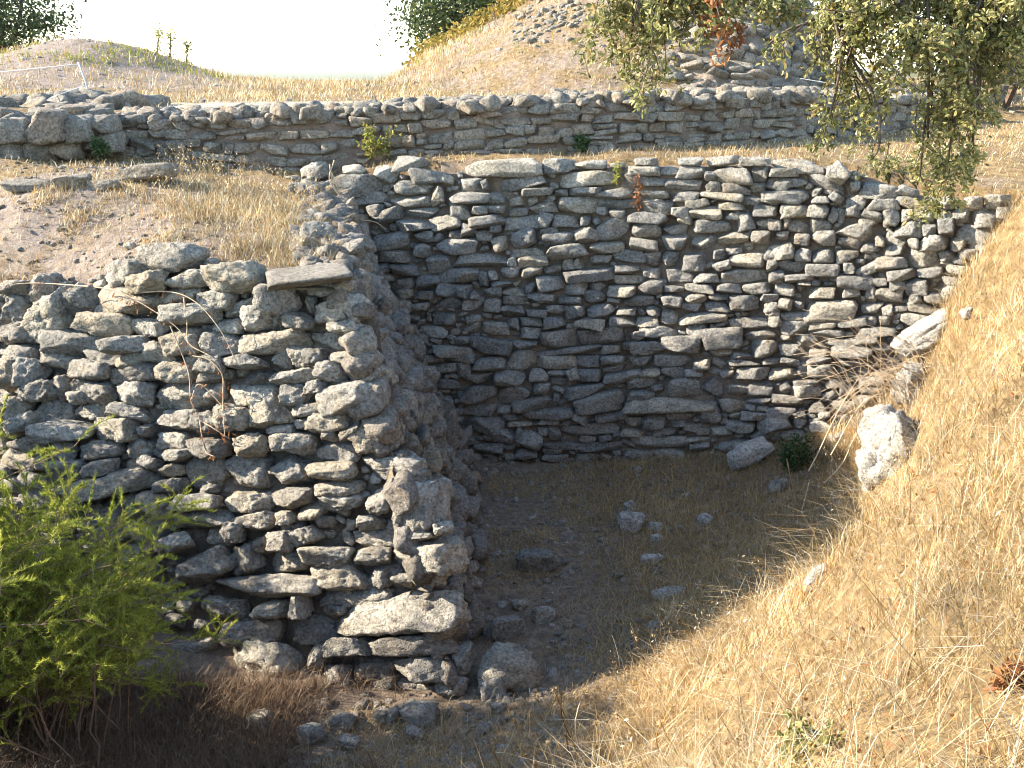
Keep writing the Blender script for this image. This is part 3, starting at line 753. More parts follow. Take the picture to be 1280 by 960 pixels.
# crumbling side
side = Face(SIDE_B, SIDE_T, (1, -.1, .4))
side.core('rubble_core', M_SIDE, bastion, -.09, .09, 0, side.len, .35, .04, 8)
pk = Packer(side)
rr = np.random.default_rng(21)
s1 = pk.fill([(.15, .08, 260), (.11, .065, 700), (.075, .05, 2500)], .0, side.len, 0, side.H - .03, rr, .5, .12, .4)
s2 = pk.fill([(.05, .035, 6000), (.032, .024, 7000)], .0, side.len, 0, side.H, rr, .7, .12)
V1, Q1 = stones_on(side, s1, 22, 7, (.9, .04), .05, .4, 1.4, base=.0, kr=(2.6, 5))
V2 = stones_on(side, s2, 23, 4, (.9, .02), .02, .35, 1.5, base=-.03, kr=(2.3, 4))
wall_stones(bastion, V1, Q1, s1, M_RUBBLE, 'small_rubble', [V2], 'rubble_stone', 60)

# ------------------------------------------------------------------ the curved dry stone wall at the back
backw = thing('dry_stone_wall', 'tall curving grey dry stone wall closing the back of the trench', 'wall', (1.5, 9.7, 0))
backw['kind'] = 'thing'
back = Face(BACK_B, BACK_T, (-.1, -1, .1))
back.core('earth_core', M_CORE, backw, -.09, .04, 0, back.len, .4, .05, 4)
items = traced(back, TR_BACK)
pk = Packer(back)
for q in items: pk.mark(*q)
rr = np.random.default_rng(6)
mid_ = pk.fill([(.17, .06, 1200), (.13, .05, 2200), (.09, .04, 3500)], 0, back.len, 0, back.H - .02, rr, .08)
small = pk.fill([(.06, .03, 6000), (.045, .024, 8000), (.03, .018, 8000)], 0, back.len, 0, back.H - .03, rr, .25, .08)
Vt, Qt = stones_on(back, items, 31, 10, (.8, .05), .03, .13, grow=(1.02, 1.07), kr=(5, 14), rough=.65, jit=.15, cuts=8)
Vm = stones_on(back, mid_, 32, 6, (.8, .03), .022, .15, base=-.015)
Vs = stones_on(back, small, 33, 4, (.8, .02), .01, .2, base=-.045)
wall_stones(backw, Vt, Qt, items, M_WALL, 'chinking_stones', [Vm, Vs])

# ------------------------------------------------------------------ the low wall above
def coursed(face, rr, hmin, hmax, wmin, wmax, t1, ang=.05):
    out = []; t = .0
    while t < t1 - .03:
        h = rr.uniform(hmin, hmax)
        u = -rr.uniform(0, wmax)
        while u < face.len:
            w = rr.uniform(wmin, wmax); k = rr.uniform(.75, 1.08)
            if rr.random() < .15:
                out.append((u + w / 2, t + h * .28, w / 2 * .94, h * .25, rr.normal(0, ang))); out.append((u + w / 2, t + h * .76, w / 2 * .94, h * .22, rr.normal(0, ang)))
            else:
                out.append((u + w / 2, t + h / 2 + rr.normal(0, .012), w / 2 * .96, h / 2 * .95 * k, rr.normal(0, ang)))
            u += w
        t += h
    return [q for q in out if -.1 < q[0] < face.len]
loww = thing('low_stone_wall', 'low brown rubble wall with a broad sunlit broken top, standing above the trench', 'wall', (.5, 11.2, 3.08))
loww['kind'] = 'thing'
LB = [(x, y, float(terrain(np.array([x]), np.array([y - .1]))[0]) - .08) for x, y in LOW]
LT = [(x + .0, y + .07, z) for (x, y), z in zip(LOW, (3.42, 3.52, 3.60, 3.66, 3.64, 3.50))]
low = Face(LB, LT, (0, -1, .1))
low.core('mortar_core', earth_mat('brown_mortar', (.15, .11, .085), (.22, .165, .125), (.29, .22, .17)), loww, -.03, .03, 0, low.len, 1.0, .04, 12)
rr = np.random.default_rng(8)
it = coursed(low, rr, .09, .17, .12, .36, low.H - .02)
V1, Q1 = stones_on(low, it, 41, 8, (.8, .03), .018, .1, grow=(1.06, 1.1), rough=.7, kr=(5, 12))
top = []
for k in range(620):
    u = rr.uniform(0, low.len); d = rr.uniform(-.05, .95)
    p = low.pt(np.array([u]), np.array([low.H]))[0]; n = low.normal(np.array([u]), np.array([low.H]))[0]; n[2] = 0
    s = rr.uniform(.04, .12)
    p = p - n * d + np.array([0, 0, rr.uniform(-.03, .02) - .02])
    th = rr.uniform(0, 6.3)
    a = np.array([math.cos(th), math.sin(th), rr.normal(0, .15)]); b = np.array([-math.sin(th), math.cos(th), rr.normal(0, .15)])
    top.append((p, a * s * rr.uniform(1, 1.6), b * s, np.array([0, 0, 1]) * s * rr.uniform(.5, .9)))
Vt2 = make_stones(*[np.array([q[i] for q in top]) for i in range(4)], n=5, seed=44, kr=(2.5, 5), rough=1.3)
wall_stones(loww, V1, Q1, it, M_LOW, 'rubble_top', [Vt2])
# ------------------------------------------------------------------ stones lying about
def stone_thing(name, px, py, w, h, ang, label, cat='stone', group=None, mat=None, D=None, seed=0, n=11, deep=.85, sink=.25, kr=(2.8, 5), tilt=.25, rough=1.0, top=0.0):
    """a loose stone seen at photo pixel (px, py), w x h photo pixels"""
    base = hit(px, py + h * .35) if D is None else at(px, py + h * .35, D)
    x, y, dep = project(base)
    a = w * dep / F / 2; b = h * dep / F / 2
    b = b if top else b * 1.05
    r_ = np.random.default_rng(seed + int(px) * 7 + int(py))
    an = math.radians(ang)
    A = np.array([math.cos(an), r_.normal(0, tilt * .5), math.sin(an)]) * a
    B = np.array([-math.sin(an), r_.normal(.15, tilt * .4), math.cos(an)]) * b
    Dn = np.cross(A, B); Dn = Dn / np.linalg.norm(Dn) * deep * (a + b) / 2
    if Dn[1] > 0: Dn = -Dn
    V, Q = make_stones([base + [0, 0, 0]], [A], [B], [Dn], n, int(px * 3 + py), kr, rough)
    V = V[0]
    zb = V[:, 2].min()
    V[:, 2] += (base[2] - zb) - sink * (V[:, 2].max() - zb)
    o = obj(name, V, [Q], mat or M_STONE, origin=base)
    return tag(o, label, cat, group)
FG = 'fallen stones at the foot of the bastion'
PG = 'stones scattered on the trench floor'
for px, py, w, h, an, lab in [
    (642, 832, 78, 54, -14, 'largest dark grey boulder fallen beside the foot of the bastion corner'),
    (634, 786, 38, 26, -4, 'rounded dark stone just behind the largest fallen boulder'),
    (679, 767, 27, 20, -8, 'blue-grey stone in dry grass, outermost of the three behind the largest boulder'),
    (649, 757, 21, 15, 0, 'small stone between two others behind the largest fallen boulder'),
    (616, 857, 32, 30, 10, 'brownish stone leaning against the near side of the largest fallen boulder'),
    (622, 882, 19, 14, 0, 'small pale stone just in front of the brownish leaning stone'),
    (522, 888, 47, 30, 4, 'pale blocky stone lying against the wall foot under the bastion corner'),
    (519, 914, 21, 20, 0, 'small pinkish stone in front of the pale blocky stone'),
    (491, 893, 19, 22, 0, 'small upright stone touching the left of the pale blocky stone'),
    (475, 898, 18, 17, 0, 'smallest stone in the row left of the pale blocky stone'),
    (429, 904, 36, 20, 12, 'flat white stone with rough top lying before the bastion front'),
    (437, 930, 28, 17, -20, 'narrow grey stone just below the flat white stone'),
    (392, 918, 36, 28, 0, 'dark rounded stone half sunk in weeds beside the flat white stone'),
    (328, 901, 38, 23, 0, 'reddish-brown sunken stone in the dark weeds before the bastion')]:
    stone_thing('fallen_stone', px, py, w, h, an, lab, 'stone', FG, M_WALL if 'dark' in lab or 'reddish' in lab or 'brownish' in lab else M_STONE, seed=3)
for px, py, w, h, an, lab in [
    (937, 571, 52, 26, 22, 'grey split slab tilted up on the trench floor beside the green bush'),
    (787, 655, 34, 26, 0, 'pale stone with flat top in the middle of the trench floor'),
    (820, 657, 20, 14, 0, 'small stone beside the pale flat-topped stone'),
    (823, 674, 21, 12, -8, 'small flat stone below the pale flat-topped stone'),
    (817, 699, 30, 12, 0, 'long low grey stone in grass below the small flat stone'),
    (880, 649, 18, 17, 0, 'small pale rounded stone alone on the bare floor'),
    (838, 738, 42, 15, 5, 'flat pale slab half buried at the edge of sun and shade'),
    (820, 783, 27, 18, 0, 'round stone sunk in dry grass nearest the sunlit slope'),
    (668, 702, 42, 30, 0, 'heap-like dark rough stone on shaded floor beside the bastion'),
    (787, 632, 18, 16, 0, 'small stone standing just behind the pale flat-topped stone'),
    (975, 606, 26, 15, 0, 'grey stone on the floor in front of the green bush'),
    (1029, 536, 36, 16, 0, 'flat grey stone at the wall foot right behind the green bush'),
    (1046, 549, 22, 17, 0, 'small block lying below the flat grey stone at the wall foot'),
    (835, 567, 24, 13, 0, 'small stone touching the foot of the back wall'),
    (797, 588, 15, 10, 0, 'pale pebble-like stone on the dark floor near the back wall')]:
    stone_thing('loose_stone', px, py, w, h, an, lab, 'stone', PG, M_WALL if 'dark' in lab else M_PALE if ('pale' in lab or 'split' in lab or 'flat' in lab) else M_STONE, seed=4)
for px, py, w, h, an, lab in [
    (1165, 414, 92, 30, 38, 'long white rock slanting up through the straw of the sunlit bank'),
    (1209, 391, 18, 13, 20, 'small white rock in the straw just above the long slanting one'),
    (1110, 543, 78, 112, 10, 'largest white boulder at the edge of the straw bank'),
    (1140, 478, 40, 46, 20, 'pale rough rock between the white boulder and the long slanting rock'),
    (1021, 724, 44, 20, 38, 'smooth white rock low on the bank where sun meets shade')]:
    stone_thing('pale_rock', px, py, w, h, an, lab, 'rock', 'pale rocks in the straw bank', M_PALE, seed=5, n=14, sink=.38, deep=.9, kr=(2.4, 4), rough=1.4)
ROCKS = [o.location.copy() for o in COL.objects if o.name.startswith('pale_rock')]
# flat slab on the bastion and blocks on the earth above it
sc_ = np.array([-1.41, 6.78, 2.60])
V, Q = make_stones([sc_], [np.array([.27, .06, .025])], [np.array([-.06, .24, .0])], [np.array([0, -.005, .046])], 10, 77, (9, 11), .25, .07, 1)
tag(obj('stone_slab', V[0], [Q], M_LOW, origin=sc_ - [0, 0, .05]), 'flat dressed slab lying loose on top of the bastion corner', 'slab')
for px, py, w, h, an, nm, lab in [
    (185, 219, 76, 19, 7, 'flat_block', 'long flat block along the earth bank, biggest in its row'),
    (229, 215, 14, 10, 0, 'flat_block', 'small cube-like block at the end of the long flat block'),
    (130, 229, 36, 13, 0, 'flat_block', 'sunken block between the long flat block and the narrow kerb blocks'),
    (88, 228, 44, 14, 2, 'flat_block', 'pale kerb block, second inwards from the row end at the trench'),
    (38, 231, 52, 13, 0, 'flat_block', 'long worn kerb block at the outer end of the row'),
    (345, 189, 58, 30, 4, 'boulder', 'big yellowish boulder at the corner of the low wall'),
    (395, 219, 36, 16, 15, 'boulder', 'flat grey block sloping down beside the top of the back wall'),
    (372, 236, 26, 13, 0, 'boulder', 'grey block on the earth just below the yellowish boulder'),
    (398, 297, 40, 30, -8, 'boulder', 'rounded pale boulder perched on the rubble edge behind the slab'),
    (376, 280, 34, 12, 5, 'boulder', 'flat pale stone behind the rounded pale boulder'),
    (163, 311, 16, 9, 0, 'boulder', 'small pale stone on bare earth behind the bastion front'),
    (395, 175, 30, 22, 0, 'boulder', 'dark block leaning on the low wall beside the yellowish boulder')]:
    stone_thing(nm, px, py, w, h, an, lab, 'stone', 'blocks on the earth above the bastion', M_LOW if 'block' in nm else M_STONE, seed=6, kr=(4, 8) if 'block' in nm else (2.8, 4.5), sink=.2)
# rubble along the ragged upper edge of the bastion side
rr = np.random.default_rng(55)
mb = []
for k in range(150):
    y = rr.uniform(7.0, 10.4); x = np.interp(y, [6.7, 7.7, 8.9, 10.3], [-1.09, -1.25, -1.5, -1.78]) + rr.uniform(-.35, .08)
    z = max(float(terrain(np.array([x]), np.array([y]))[0]), np.interp(y, [6.7, 10.3], [2.6, 2.7])) if x < -1.2 else 2.62
    s = rr.uniform(.025, .095); th = rr.uniform(0, 6.3)
    mb.append(([x, y, z], np.array([math.cos(th), math.sin(th), rr.normal(0, .3)]) * s * 1.4, np.array([-math.sin(th), math.cos(th), rr.normal(0, .3)]) * s, np.array([0, 0, 1]) * s * .8))
V, Q = make_stones(*[np.array([q[i] for q in mb]) for i in range(4)], n=6, seed=56, kr=(2.5, 4.5), rough=1.3)
v, q = merge_stones(V, Q)
tag(obj('rubble', v, [q], M_RUBBLE), 'loose grey rubble along the ragged upper edge of the bastion side', 'rubble', None, 'stuff')

# ruined block masonry left of the low wall
ruin = thing('ruined_wall', 'ruined end of big square blocks with broken sunlit top', 'wall', tuple(at(70, 200, 10.3)))
ruin['kind'] = 'thing'
for px, py, w, h, D in [(18, 164, 38, 32, 10.2), (56, 158, 42, 40, 10.25), (92, 161, 34, 32, 10.4), (122, 156, 34, 22, 10.6), (10, 192, 28, 32, 10.2), (46, 189, 36, 28, 10.3), (78, 185, 32, 28, 10.4), (124, 180, 44, 26, 10.6), (-22, 168, 38, 34, 10.1), (-25, 195, 36, 30, 10.1), (92, 140, 30, 18, 10.8), (118, 143, 22, 14, 10.9)]:
    c = at(px, py, D); dep = project(c)[2]
    V, Q = make_stones([c + [0, .12, 0]], [[w * dep / F / 2 * 1.04, .02, 0]], [[0, .01, h * dep / F / 2 * 1.06]], [[0, -.2, 0]], 9, int(px * 5 + py), (4, 9), .8, .12)
    obj('block', V[0], [Q], M_LOW, ruin, origin=c)
rr = np.random.default_rng(61); mb = []
for k in range(230):
    x = rr.uniform(-8.5, -4.5); y = rr.uniform(10.6, 13.6); s = rr.uniform(.05, .17); th = rr.uniform(0, 6.3)
    z = 3.36 + .06 * (y - 10.6) + rr.uniform(-.06, .04)
    mb.append(([x, y, z], np.array([math.cos(th), math.sin(th), rr.normal(0, .2)]) * s * 1.3, np.array([-math.sin(th), math.cos(th), rr.normal(0, .2)]) * s, np.array([0, 0, 1]) * s * .8))
V, Q = make_stones(*[np.array([q[i] for q in mb]) for i in range(4)], n=6, seed=62, kr=(2.8, 5), rough=1.2)
v, q = merge_stones(V, Q)
o = obj('broken_top', v, [q], M_LOW, ruin); o['kind'] = 'stuff'
mbx = MB()
xs = np.linspace(-9, -4.75, 60); ys = np.linspace(10.45, 13.8, 40)
X, Y = np.meshgrid(xs, ys)
Z = 3.30 + .06 * (Y - 10.6) + .06 * fbm(np.stack([X, Y, 0 * X], -1) * 3, 4, 4)
edge = np.minimum(np.minimum((X + 9) / .3, (-4.75 - X) / .2), np.minimum((Y - 10.45) / .15, (13.8 - Y) / .5)).clip(0, 1)
Z = Z * edge + (terrain(X, Y) - .1) * (1 - edge)
i = np.arange(X.size).reshape(X.shape)
obj('earth_core', np.stack([X, Y, Z], -1), [np.stack([i[:-1, :-1], i[:-1, 1:], i[1:, 1:], i[1:, :-1]], -1).reshape(-1, 4)], M_CORE, ruin)

# masonry on the big knoll
ram = thing('ruined_tower', 'ruined stone masonry stepping down the far side of the big knoll', 'ruin', tuple(at(950, 90, 17.8)))
RB = [at(835, 78, 15.9), at(905, 86, 15.7), at(985, 100, 15.9), at(1062, 100, 17.2)]
RT = [at(815, -60, 17.6), at(890, -60, 17.4), at(962, -45, 17.3), at(1000, -5, 18.0)]
RB = [q - np.array([0, .15, .4]) for q in RB]
rf = Face(RB, RT, (0, -1, .5))
rf.core('rubble_core', M_CORE, ram, -.05, .05, 0, rf.len, 1.2, .08, 31)
rr = np.random.default_rng(33)
it = coursed(rf, rr, .10, .2, .15, .45, rf.H + .05, .08)
it = [q for q in it if rr.random() > .12]
V1, Q1 = stones_on(rf, it, 34, 6, (.9, .05), .05, .2)
wall_stones(ram, V1, Q1, it, M_LOW, 'small_stones', [])
rr = np.random.default_rng(71); mb = []
for k in range(480):
    px = rr.uniform(640, 880); py = rr.uniform(-30, 55) if px < 800 else rr.uniform(-30, 80)
    if py > 60 - (px - 640) * .25 + rr.normal(0, 12) and px < 800: continue
    p = hit(px, py, 12, 24) if py > -25 else hit(px, -24, 12, 24)
    if p[1] > 23 or p[1] < 13: continue
    s = rr.uniform(.025, .075); th = rr.uniform(0, 6.3)
    mb.append((p - [0, 0, s * .25], np.array([math.cos(th), math.sin(th), rr.normal(0, .2)]) * s * 1.3, np.array([-math.sin(th), math.cos(th), rr.normal(0, .2)]) * s, np.array([0, 0, 1]) * s * .7))
V, Q = make_stones(*[np.array([q[i] for q in mb]) for i in range(4)], n=5, seed=72, kr=(2.8, 5), rough=1.2)
v, q = merge_stones(V, Q)
tag(obj('rubble', v, [q], M_LOW), 'pale collapsed rubble strewn over the top of the big knoll', 'rubble', None, 'stuff')

# ------------------------------------------------------------------ grass
def blades(P, h, w, lean, rr, lift=1.0):
    n = len(P)
    th = rr.uniform(0, 2 * math.pi, n)
    d = np.stack([np.cos(th), np.sin(th), 0 * th], -1)
    sd = np.stack([-np.sin(th + rr.normal(0, .6, n)), np.cos(th), 0 * th], -1) * (w / 2)[:, None]
    up = np.array([0, 0, 1.0])
    l = lean[:, None]; H = h[:, None]
    k1 = np.sqrt(1 + (.55 * l) ** 2); k2 = np.sqrt(1 + l * l)
    m = P + up * H * (.55 / k1) * lift + d * H * (.30 * l / k1)
    t = P + up * H * (1.0 / k2 ** 1.3) * lift + d * H * (.95 * l / k2)
    V = np.stack([P - sd, P + sd, m + sd * .8, m - sd * .8, t], 1)
    i = np.arange(n)[:, None] * 5
    return V.reshape(-1, 3), [i + np.array([0, 1, 2, 3]), i + np.array([3, 2, 4])]
def scatter(n, x0, x1, y0, y1, keep, rr, near=0.0):
    x = rr.uniform(x0, x1, n); y = y0 + (y1 - y0) * rr.uniform(0, 1, n) ** (1 + near)
    k = keep(x, y)
    x, y = x[k], y[k]
    vx, vy, vz = project(np.stack([x, y, terrain(x, y, False) + .1], -1))
    ok = (vx > -260) & (vx < 1900) & (vy > -80) & (vy < 1100)
    x, y = x[ok], y[ok]
    return np.stack([x, y, terrain(x, y) - .012], -1)
def patch(x, y, sc, seed, lo, hi):
    return smooth(lo, hi, fbm(np.stack([x, y, 0 * x], -1) * sc, seed, 4) * .5 + .5)
def grass(name, P, h, w, lean, mat, rr, label, cat='grass', extra=None, lift=1.0):
    V, f = blades(P, h, w, lean, rr, lift)
    mb = MB(); mb.add(V, f)
    for v2, f2 in (extra or []): mb.add(v2, f2)
    return tag(mb.build(name, mat, None, False), label, cat, None, 'stuff')
def oats(P, h, rr, droop=.5, n_sp=9):
    """tall stalks with hanging spikelets"""
    mb = MB()
    for p, hh in zip(P, h):
        th = rr.uniform(0, 6.3); ln = rr.uniform(.1, .5) * hh
        d = np.array([math.cos(th), math.sin(th), 0])
        t = np.linspace(0, 1, 6)[:, None]
        path = p + np.array([0, 0, 1]) * hh * (t - .18 * t ** 3) + d * ln * t ** 2
        mb.tube(path, np.linspace(.0016, .0007, 6), 3)
        k = rr.integers(3, n_sp)
        s = rr.uniform(.6, 1, k)
        q = np.stack([np.interp(s, t[:, 0], path[:, j]) for j in range(3)], -1) + rr.normal(0, .018, (k, 3)) + d * .02
        l = rr.uniform(.015, .03, k)[:, None]
        e = rr.normal(0, 1, (k, 3)); e[:, 2] = -1.4; e /= np.linalg.norm(e, axis=1)[:, None]
        sd = np.cross(e, rr.normal(0, 1, (k, 3))); sd /= np.linalg.norm(sd, axis=1)[:, None]
        V = np.stack([q, q + e * l * .5 + sd * l * .16, q + e * l, q + e * l * .5 - sd * l * .16], 1)
        mb.add(V, [np.arange(k)[:, None] * 4 + np.arange(4)])
    return np.concatenate(mb.v), [np.concatenate(x) for x in mb.f.values()]
def leaves(P, L, W, rr, droop=.3, fold=.25):
    n = len(P)
    d = rr.normal(0, 1, (n, 3)); d[:, 2] -= droop; d /= np.linalg.norm(d, axis=1)[:, None]
    s = np.cross(d, rr.normal(0, 1, (n, 3))); s /= np.linalg.norm(s, axis=1)[:, None]
    u = np.cross(s, d)
    L = np.asarray(L)[:, None]; W = np.asarray(W)[:, None]
    k = rr.uniform(.8, 1.2, (n, 1))
    V = np.stack([P, P + d * L * .3 + s * W * .42 + u * W * fold, P + d * L * .72 + s * W * .5 * k + u * W * fold, P + d * L - u * L * .12,
                  P + d * L * .72 - s * W * .5 / k + u * W * fold, P + d * L * .3 - s * W * .42 + u * W * fold], 1)
    i = np.arange(n)[:, None] * 6
    return V.reshape(-1, 3), [i + np.array([0, 1, 2, 3]), i + np.array([0, 3, 4, 5])]
def leaves_(P, rr):
    n = len(P)
    return leaves(P, rr.uniform(.015, .035, n), rr.uniform(.008, .018, n), rr, 0)
rr = np.random.default_rng(100)
Z = lambda x, y: zone(x, y)[0]
IN = lambda x, y: inside(TRENCH, x, y)
# straw bank
kb = lambda x, y: IN(x, y) & (rr.random(len(x)) < smooth(.25, .8, Z(x, y) + .7 * (patch(x, y, .9, 3, .3, .7) - .5)) * (.3 + .7 * patch(x, y, 2.3, 9, .38, .55)))
P = scatter(260000, -.4, 6.2, 1.6, 9.3, kb, rr, .55)
n = len(P); dd = P[:, 1]
tuft = patch(P[:, 0], P[:, 1], 1.6, 8, .35, .7)
h = rr.uniform(.06, .20, n) * (.45 + 1.25 * tuft) * np.clip(.6 + dd * .07, .6, 1.15)
Pr = np.concatenate([np.stack([rr.normal(q.x, .22, 260), rr.normal(q.y - .05, .16, 260)], -1) for q in ROCKS])
Pr = np.column_stack([Pr, terrain(Pr[:, 0], Pr[:, 1])])
Pr = Pr[inside(TRENCH, Pr[:, 0], Pr[:, 1])]
Vr = blades(Pr, rr.uniform(.08, .24, len(Pr)), rr.uniform(.003, .005, len(Pr)), rr.uniform(.3, 1.8, len(Pr)), rr)
P2 = scatter(16000, -.2, 6.0, 1.6, 8.8, lambda x, y: IN(x, y) & (Z(x, y) > .6), rr, .6)
n2 = len(P2)
V2 = blades(P2 + [0, 0, .03], rr.uniform(.25, .6, n2), rr.uniform(.0018, .003, n2), rr.uniform(1.0, 3.2, n2), rr)
grass('dry_grass', P, h, rr.uniform(.0018, .0042, n) * (.7 + .1 * dd), rr.uniform(.4, 2.4, n), M_STRAW, rr, 'matted golden straw covering the sunlit bank', extra=[V2, Vr])
P = scatter(95000, .2, 6.2, 1.6, 9.3, lambda x, y: IN(x, y) & (Z(x, y) > .5) & (rr.random(len(x)) < patch(x, y, 1.4, 19, .5, .68)), rr, .5)
n = len(P)
grass('dry_grass', P, rr.uniform(.05, .16, n), rr.uniform(.002, .005, n), rr.uniform(.4, 2.2, n), M_STRAWD, rr, 'browner patches of trampled grass between the golden straw of the bank')
P = scatter(1800, .8, 4.5, 1.8, 5.5, lambda x, y: IN(x, y) & (Z(x, y) > .5) & (rr.random(len(x)) < patch(x, y, 1.8, 29, .5, .66)), rr, .8) + [0, 0, .05]
v, f = leaves_(P, rr)
tag(MB().add(v, f).build('leaf_litter', M_DEAD, None, False), 'fallen brown leaves lying in the near straw', 'leaves', None, 'stuff')
P = scatter(520, .2, 5.5, 3, 8.8, lambda x, y: IN(x, y) & (Z(x, y) > .45) & (rr.random(len(x)) < .6), rr, .3)
v, f = oats(P, rr.uniform(.22, .5, len(P)), rr)
Pe = np.array([hit(a + rr.normal(0, 16), b + rr.normal(0, 14)) for a, b in ((800, 860), (830, 815), (860, 790), (880, 775), (900, 760), (930, 745), (960, 730), (985, 715), (1005, 690), (1020, 665), (1035, 640), (1050, 610)) for _ in range(14)])
v2, f2 = oats(Pe, rr.uniform(.18, .46, len(Pe)), rr)
mb = MB().add(v, f).add(v2, f2)
tag(mb.build('wild_oats', M_STRAW, None, False), 'tall dry wild oat stalks standing along the edge of the straw bank', 'grass', None, 'stuff')
# trench floor
kf = lambda x, y: IN(x, y) & (x > -.25) & (rr.random(len(x)) < smooth(1.0, .6, Z(x, y)) * (.12 + .88 * patch(x, y, 1.3, 12, .4, .65) + .8 * smooth(.3, 1.2, x)))
P = scatter(110000, -.3, 3.4, 4.4, 9.8, kf, rr, .2)
n = len(P)
grass('dry_grass', P, rr.uniform(.03, .11, n) * (1 + .7 * smooth(.3, 1.2, P[:, 0])), rr.uniform(.002, .005, n), rr.uniform(.4, 2.6, n), M_STRAWD, rr, 'thin brown dry grass on the shaded trench floor')
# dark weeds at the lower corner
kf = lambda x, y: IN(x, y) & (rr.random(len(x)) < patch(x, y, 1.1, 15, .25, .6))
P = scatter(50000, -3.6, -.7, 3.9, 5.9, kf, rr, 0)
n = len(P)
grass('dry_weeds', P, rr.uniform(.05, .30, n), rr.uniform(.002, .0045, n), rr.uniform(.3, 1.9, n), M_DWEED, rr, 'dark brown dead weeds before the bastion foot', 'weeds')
P = scatter(15000, -1.2, .9, 3.9, 5.6, lambda x, y: IN(x, y) & (rr.random(len(x)) < .25 + .75 * patch(x, y, 1.5, 17, .35, .6)), rr, 0)
n = len(P)
grass('dry_grass', P, rr.uniform(.03, .15, n), rr.uniform(.002, .0045, n), rr.uniform(.4, 2.4, n), M_STRAWD, rr, 'thin brown grass under the thistles in the near middle')
# earth behind the bastion front
kt = lambda x, y: (~IN(x, y)) & (x < -1.3) & (y < 9.3) & (rr.random(len(x)) < .12 + .88 * patch(x, y, 1.7, 22, .5, .7) * smooth(-4.5, -1.8, x) + .9 * patch(x, y, 2.5, 25, .5, .68))
P = scatter(60000, -5.5, -1.3, 6.9, 9.4, kt, rr)
n = len(P)
Po = scatter(420, -3.2, -1.45, 7.2, 10.0, lambda x, y: ~IN(x, y), rr)
grass('dry_grass', P, rr.uniform(.03, .14, n) * (1 + .5 * smooth(-3, -1.8, P[:, 0])), rr.uniform(.0025, .006, n), rr.uniform(.3, 2.2, n), M_STRAW, rr, 'sparse pale dry grass and oats on the earth above the bastion', extra=[oats(Po, rr.uniform(.16, .42, len(Po)), rr)])
# terrace
kt = lambda x, y: (~IN(x, y)) & (low_dist(x, y) < .02) & ((y > 9.2) | (x > 3)) & ~((x < -4.6) & (y > 10.3)) & (rr.random(len(x)) < .25 + .75 * patch(x, y, 1.2, 31, .35, .6))
P = scatter(110000, -6.5, 9.5, 8.3, 16, kt, rr)
n = len(P)
grass('dry_grass', P, rr.uniform(.03, .11, n), rr.uniform(.004, .008, n), rr.uniform(.3, 2.0, n), M_STRAW, rr, 'short golden grass on the terrace between the two walls')
# beyond the low wall
def kfar(x, y):
    ld = low_dist(x, y)
    r = np.hypot(x - MOUND_C[0], y - MOUND_C[1])
    dens = .2 + .8 * patch(x, y, .8, 41, .35, .62)
    dens = np.where((ld < 3.2) & (x < 1.5), dens * .12, dens)
    dens = np.where((x + 7.9) ** 2 / 10 + (y - 19.5) ** 2 / 9 < 1, dens * .35, dens)
    return (~IN(x, y)) & (ld > 1.0) & ~((x < -4.6) & (y < 13.8)) & (rr.random(len(x)) < dens)
P = scatter(120000, -13, 12, 11.8, 25, kfar, rr)
n = len(P); far_ = smooth(13, 20, P[:, 1]) * (P[:, 0] < -1) + .15
grass('dry_grass', P, rr.uniform(.05, .13, n) * (1 + .8 * far_) * smooth(24, 18.5, P[:, 1]).clip(.35, 1), rr.uniform(.006, .012, n), rr.uniform(.2, 1.6, n), M_STRAW, rr, 'dry grass over the knolls and the level ground beyond the low wall')
kg = lambda x, y: (~IN(x, y)) & (low_dist(x, y) > 1.2) & ~((x < -4.6) & (y < 13.8)) & (rr.random(len(x)) < np.where(((x + 7.9) ** 2 / 6 + (y - 19.6) ** 2 / 5 < 1), 1.0, np.where((y > 19) & (x < -.5), .55, .13)) * patch(x, y, 1.1, 45, .52, .66))
P = scatter(60000, -13, 6, 12.2, 25, kg, rr)
n = len(P)
grass('green_weeds', P, rr.uniform(.05, .15, n) * smooth(24, 18.5, P[:, 1]).clip(.4, 1), rr.uniform(.01, .022, n), rr.uniform(.3, 1.5, n), M_WEED, rr, 'yellow-green weeds growing in patches over the knolls', 'weeds')

def pebbles(label, n, x0, x1, y0, y1, keep, smin, smax, mat, seed):
    r2 = np.random.default_rng(seed)
    P = scatter(n, x0, x1, y0, y1, keep, r2)
    n = len(P); s = smin + (smax - smin) * r2.uniform(0, 1, n) ** 3; th = r2.uniform(0, 6.3, n)
    A = np.stack([np.cos(th), np.sin(th), r2.normal(0, .2, n)], -1) * (s * r2.uniform(1, 1.6, n))[:, None]
    B = np.stack([-np.sin(th), np.cos(th), r2.normal(0, .2, n)], -1) * s[:, None]
    V, Q = make_stones(P + [0, 0, .01], A, B, np.array([[0, 0, 1.0]]) * (s * .65)[:, None], 3, seed, (2.6, 5), 1.2)
    v, q = merge_stones(V, Q)
    tag(obj('pebbles', v, [q], mat), label, 'pebbles', None, 'stuff')
pebbles('small pebbles and clods on the bare earth above the bastion', 2400, -5.5, -1.3, 6.9, 10, lambda x, y: ~IN(x, y), .003, .026, M_RUBBLE, 501)
pebbles('small stones and clods littering the shaded trench floor', 3600, -.3, 3.0, 4.4, 9.8, lambda x, y: IN(x, y) & (Z(x, y) < .55), .006, .04, M_RUBBLE, 502)
pebbles('small stones among the dark weeds before the bastion', 1500, -3.2, .3, 4.2, 5.8, IN, .006, .04, M_RUBBLE, 503)
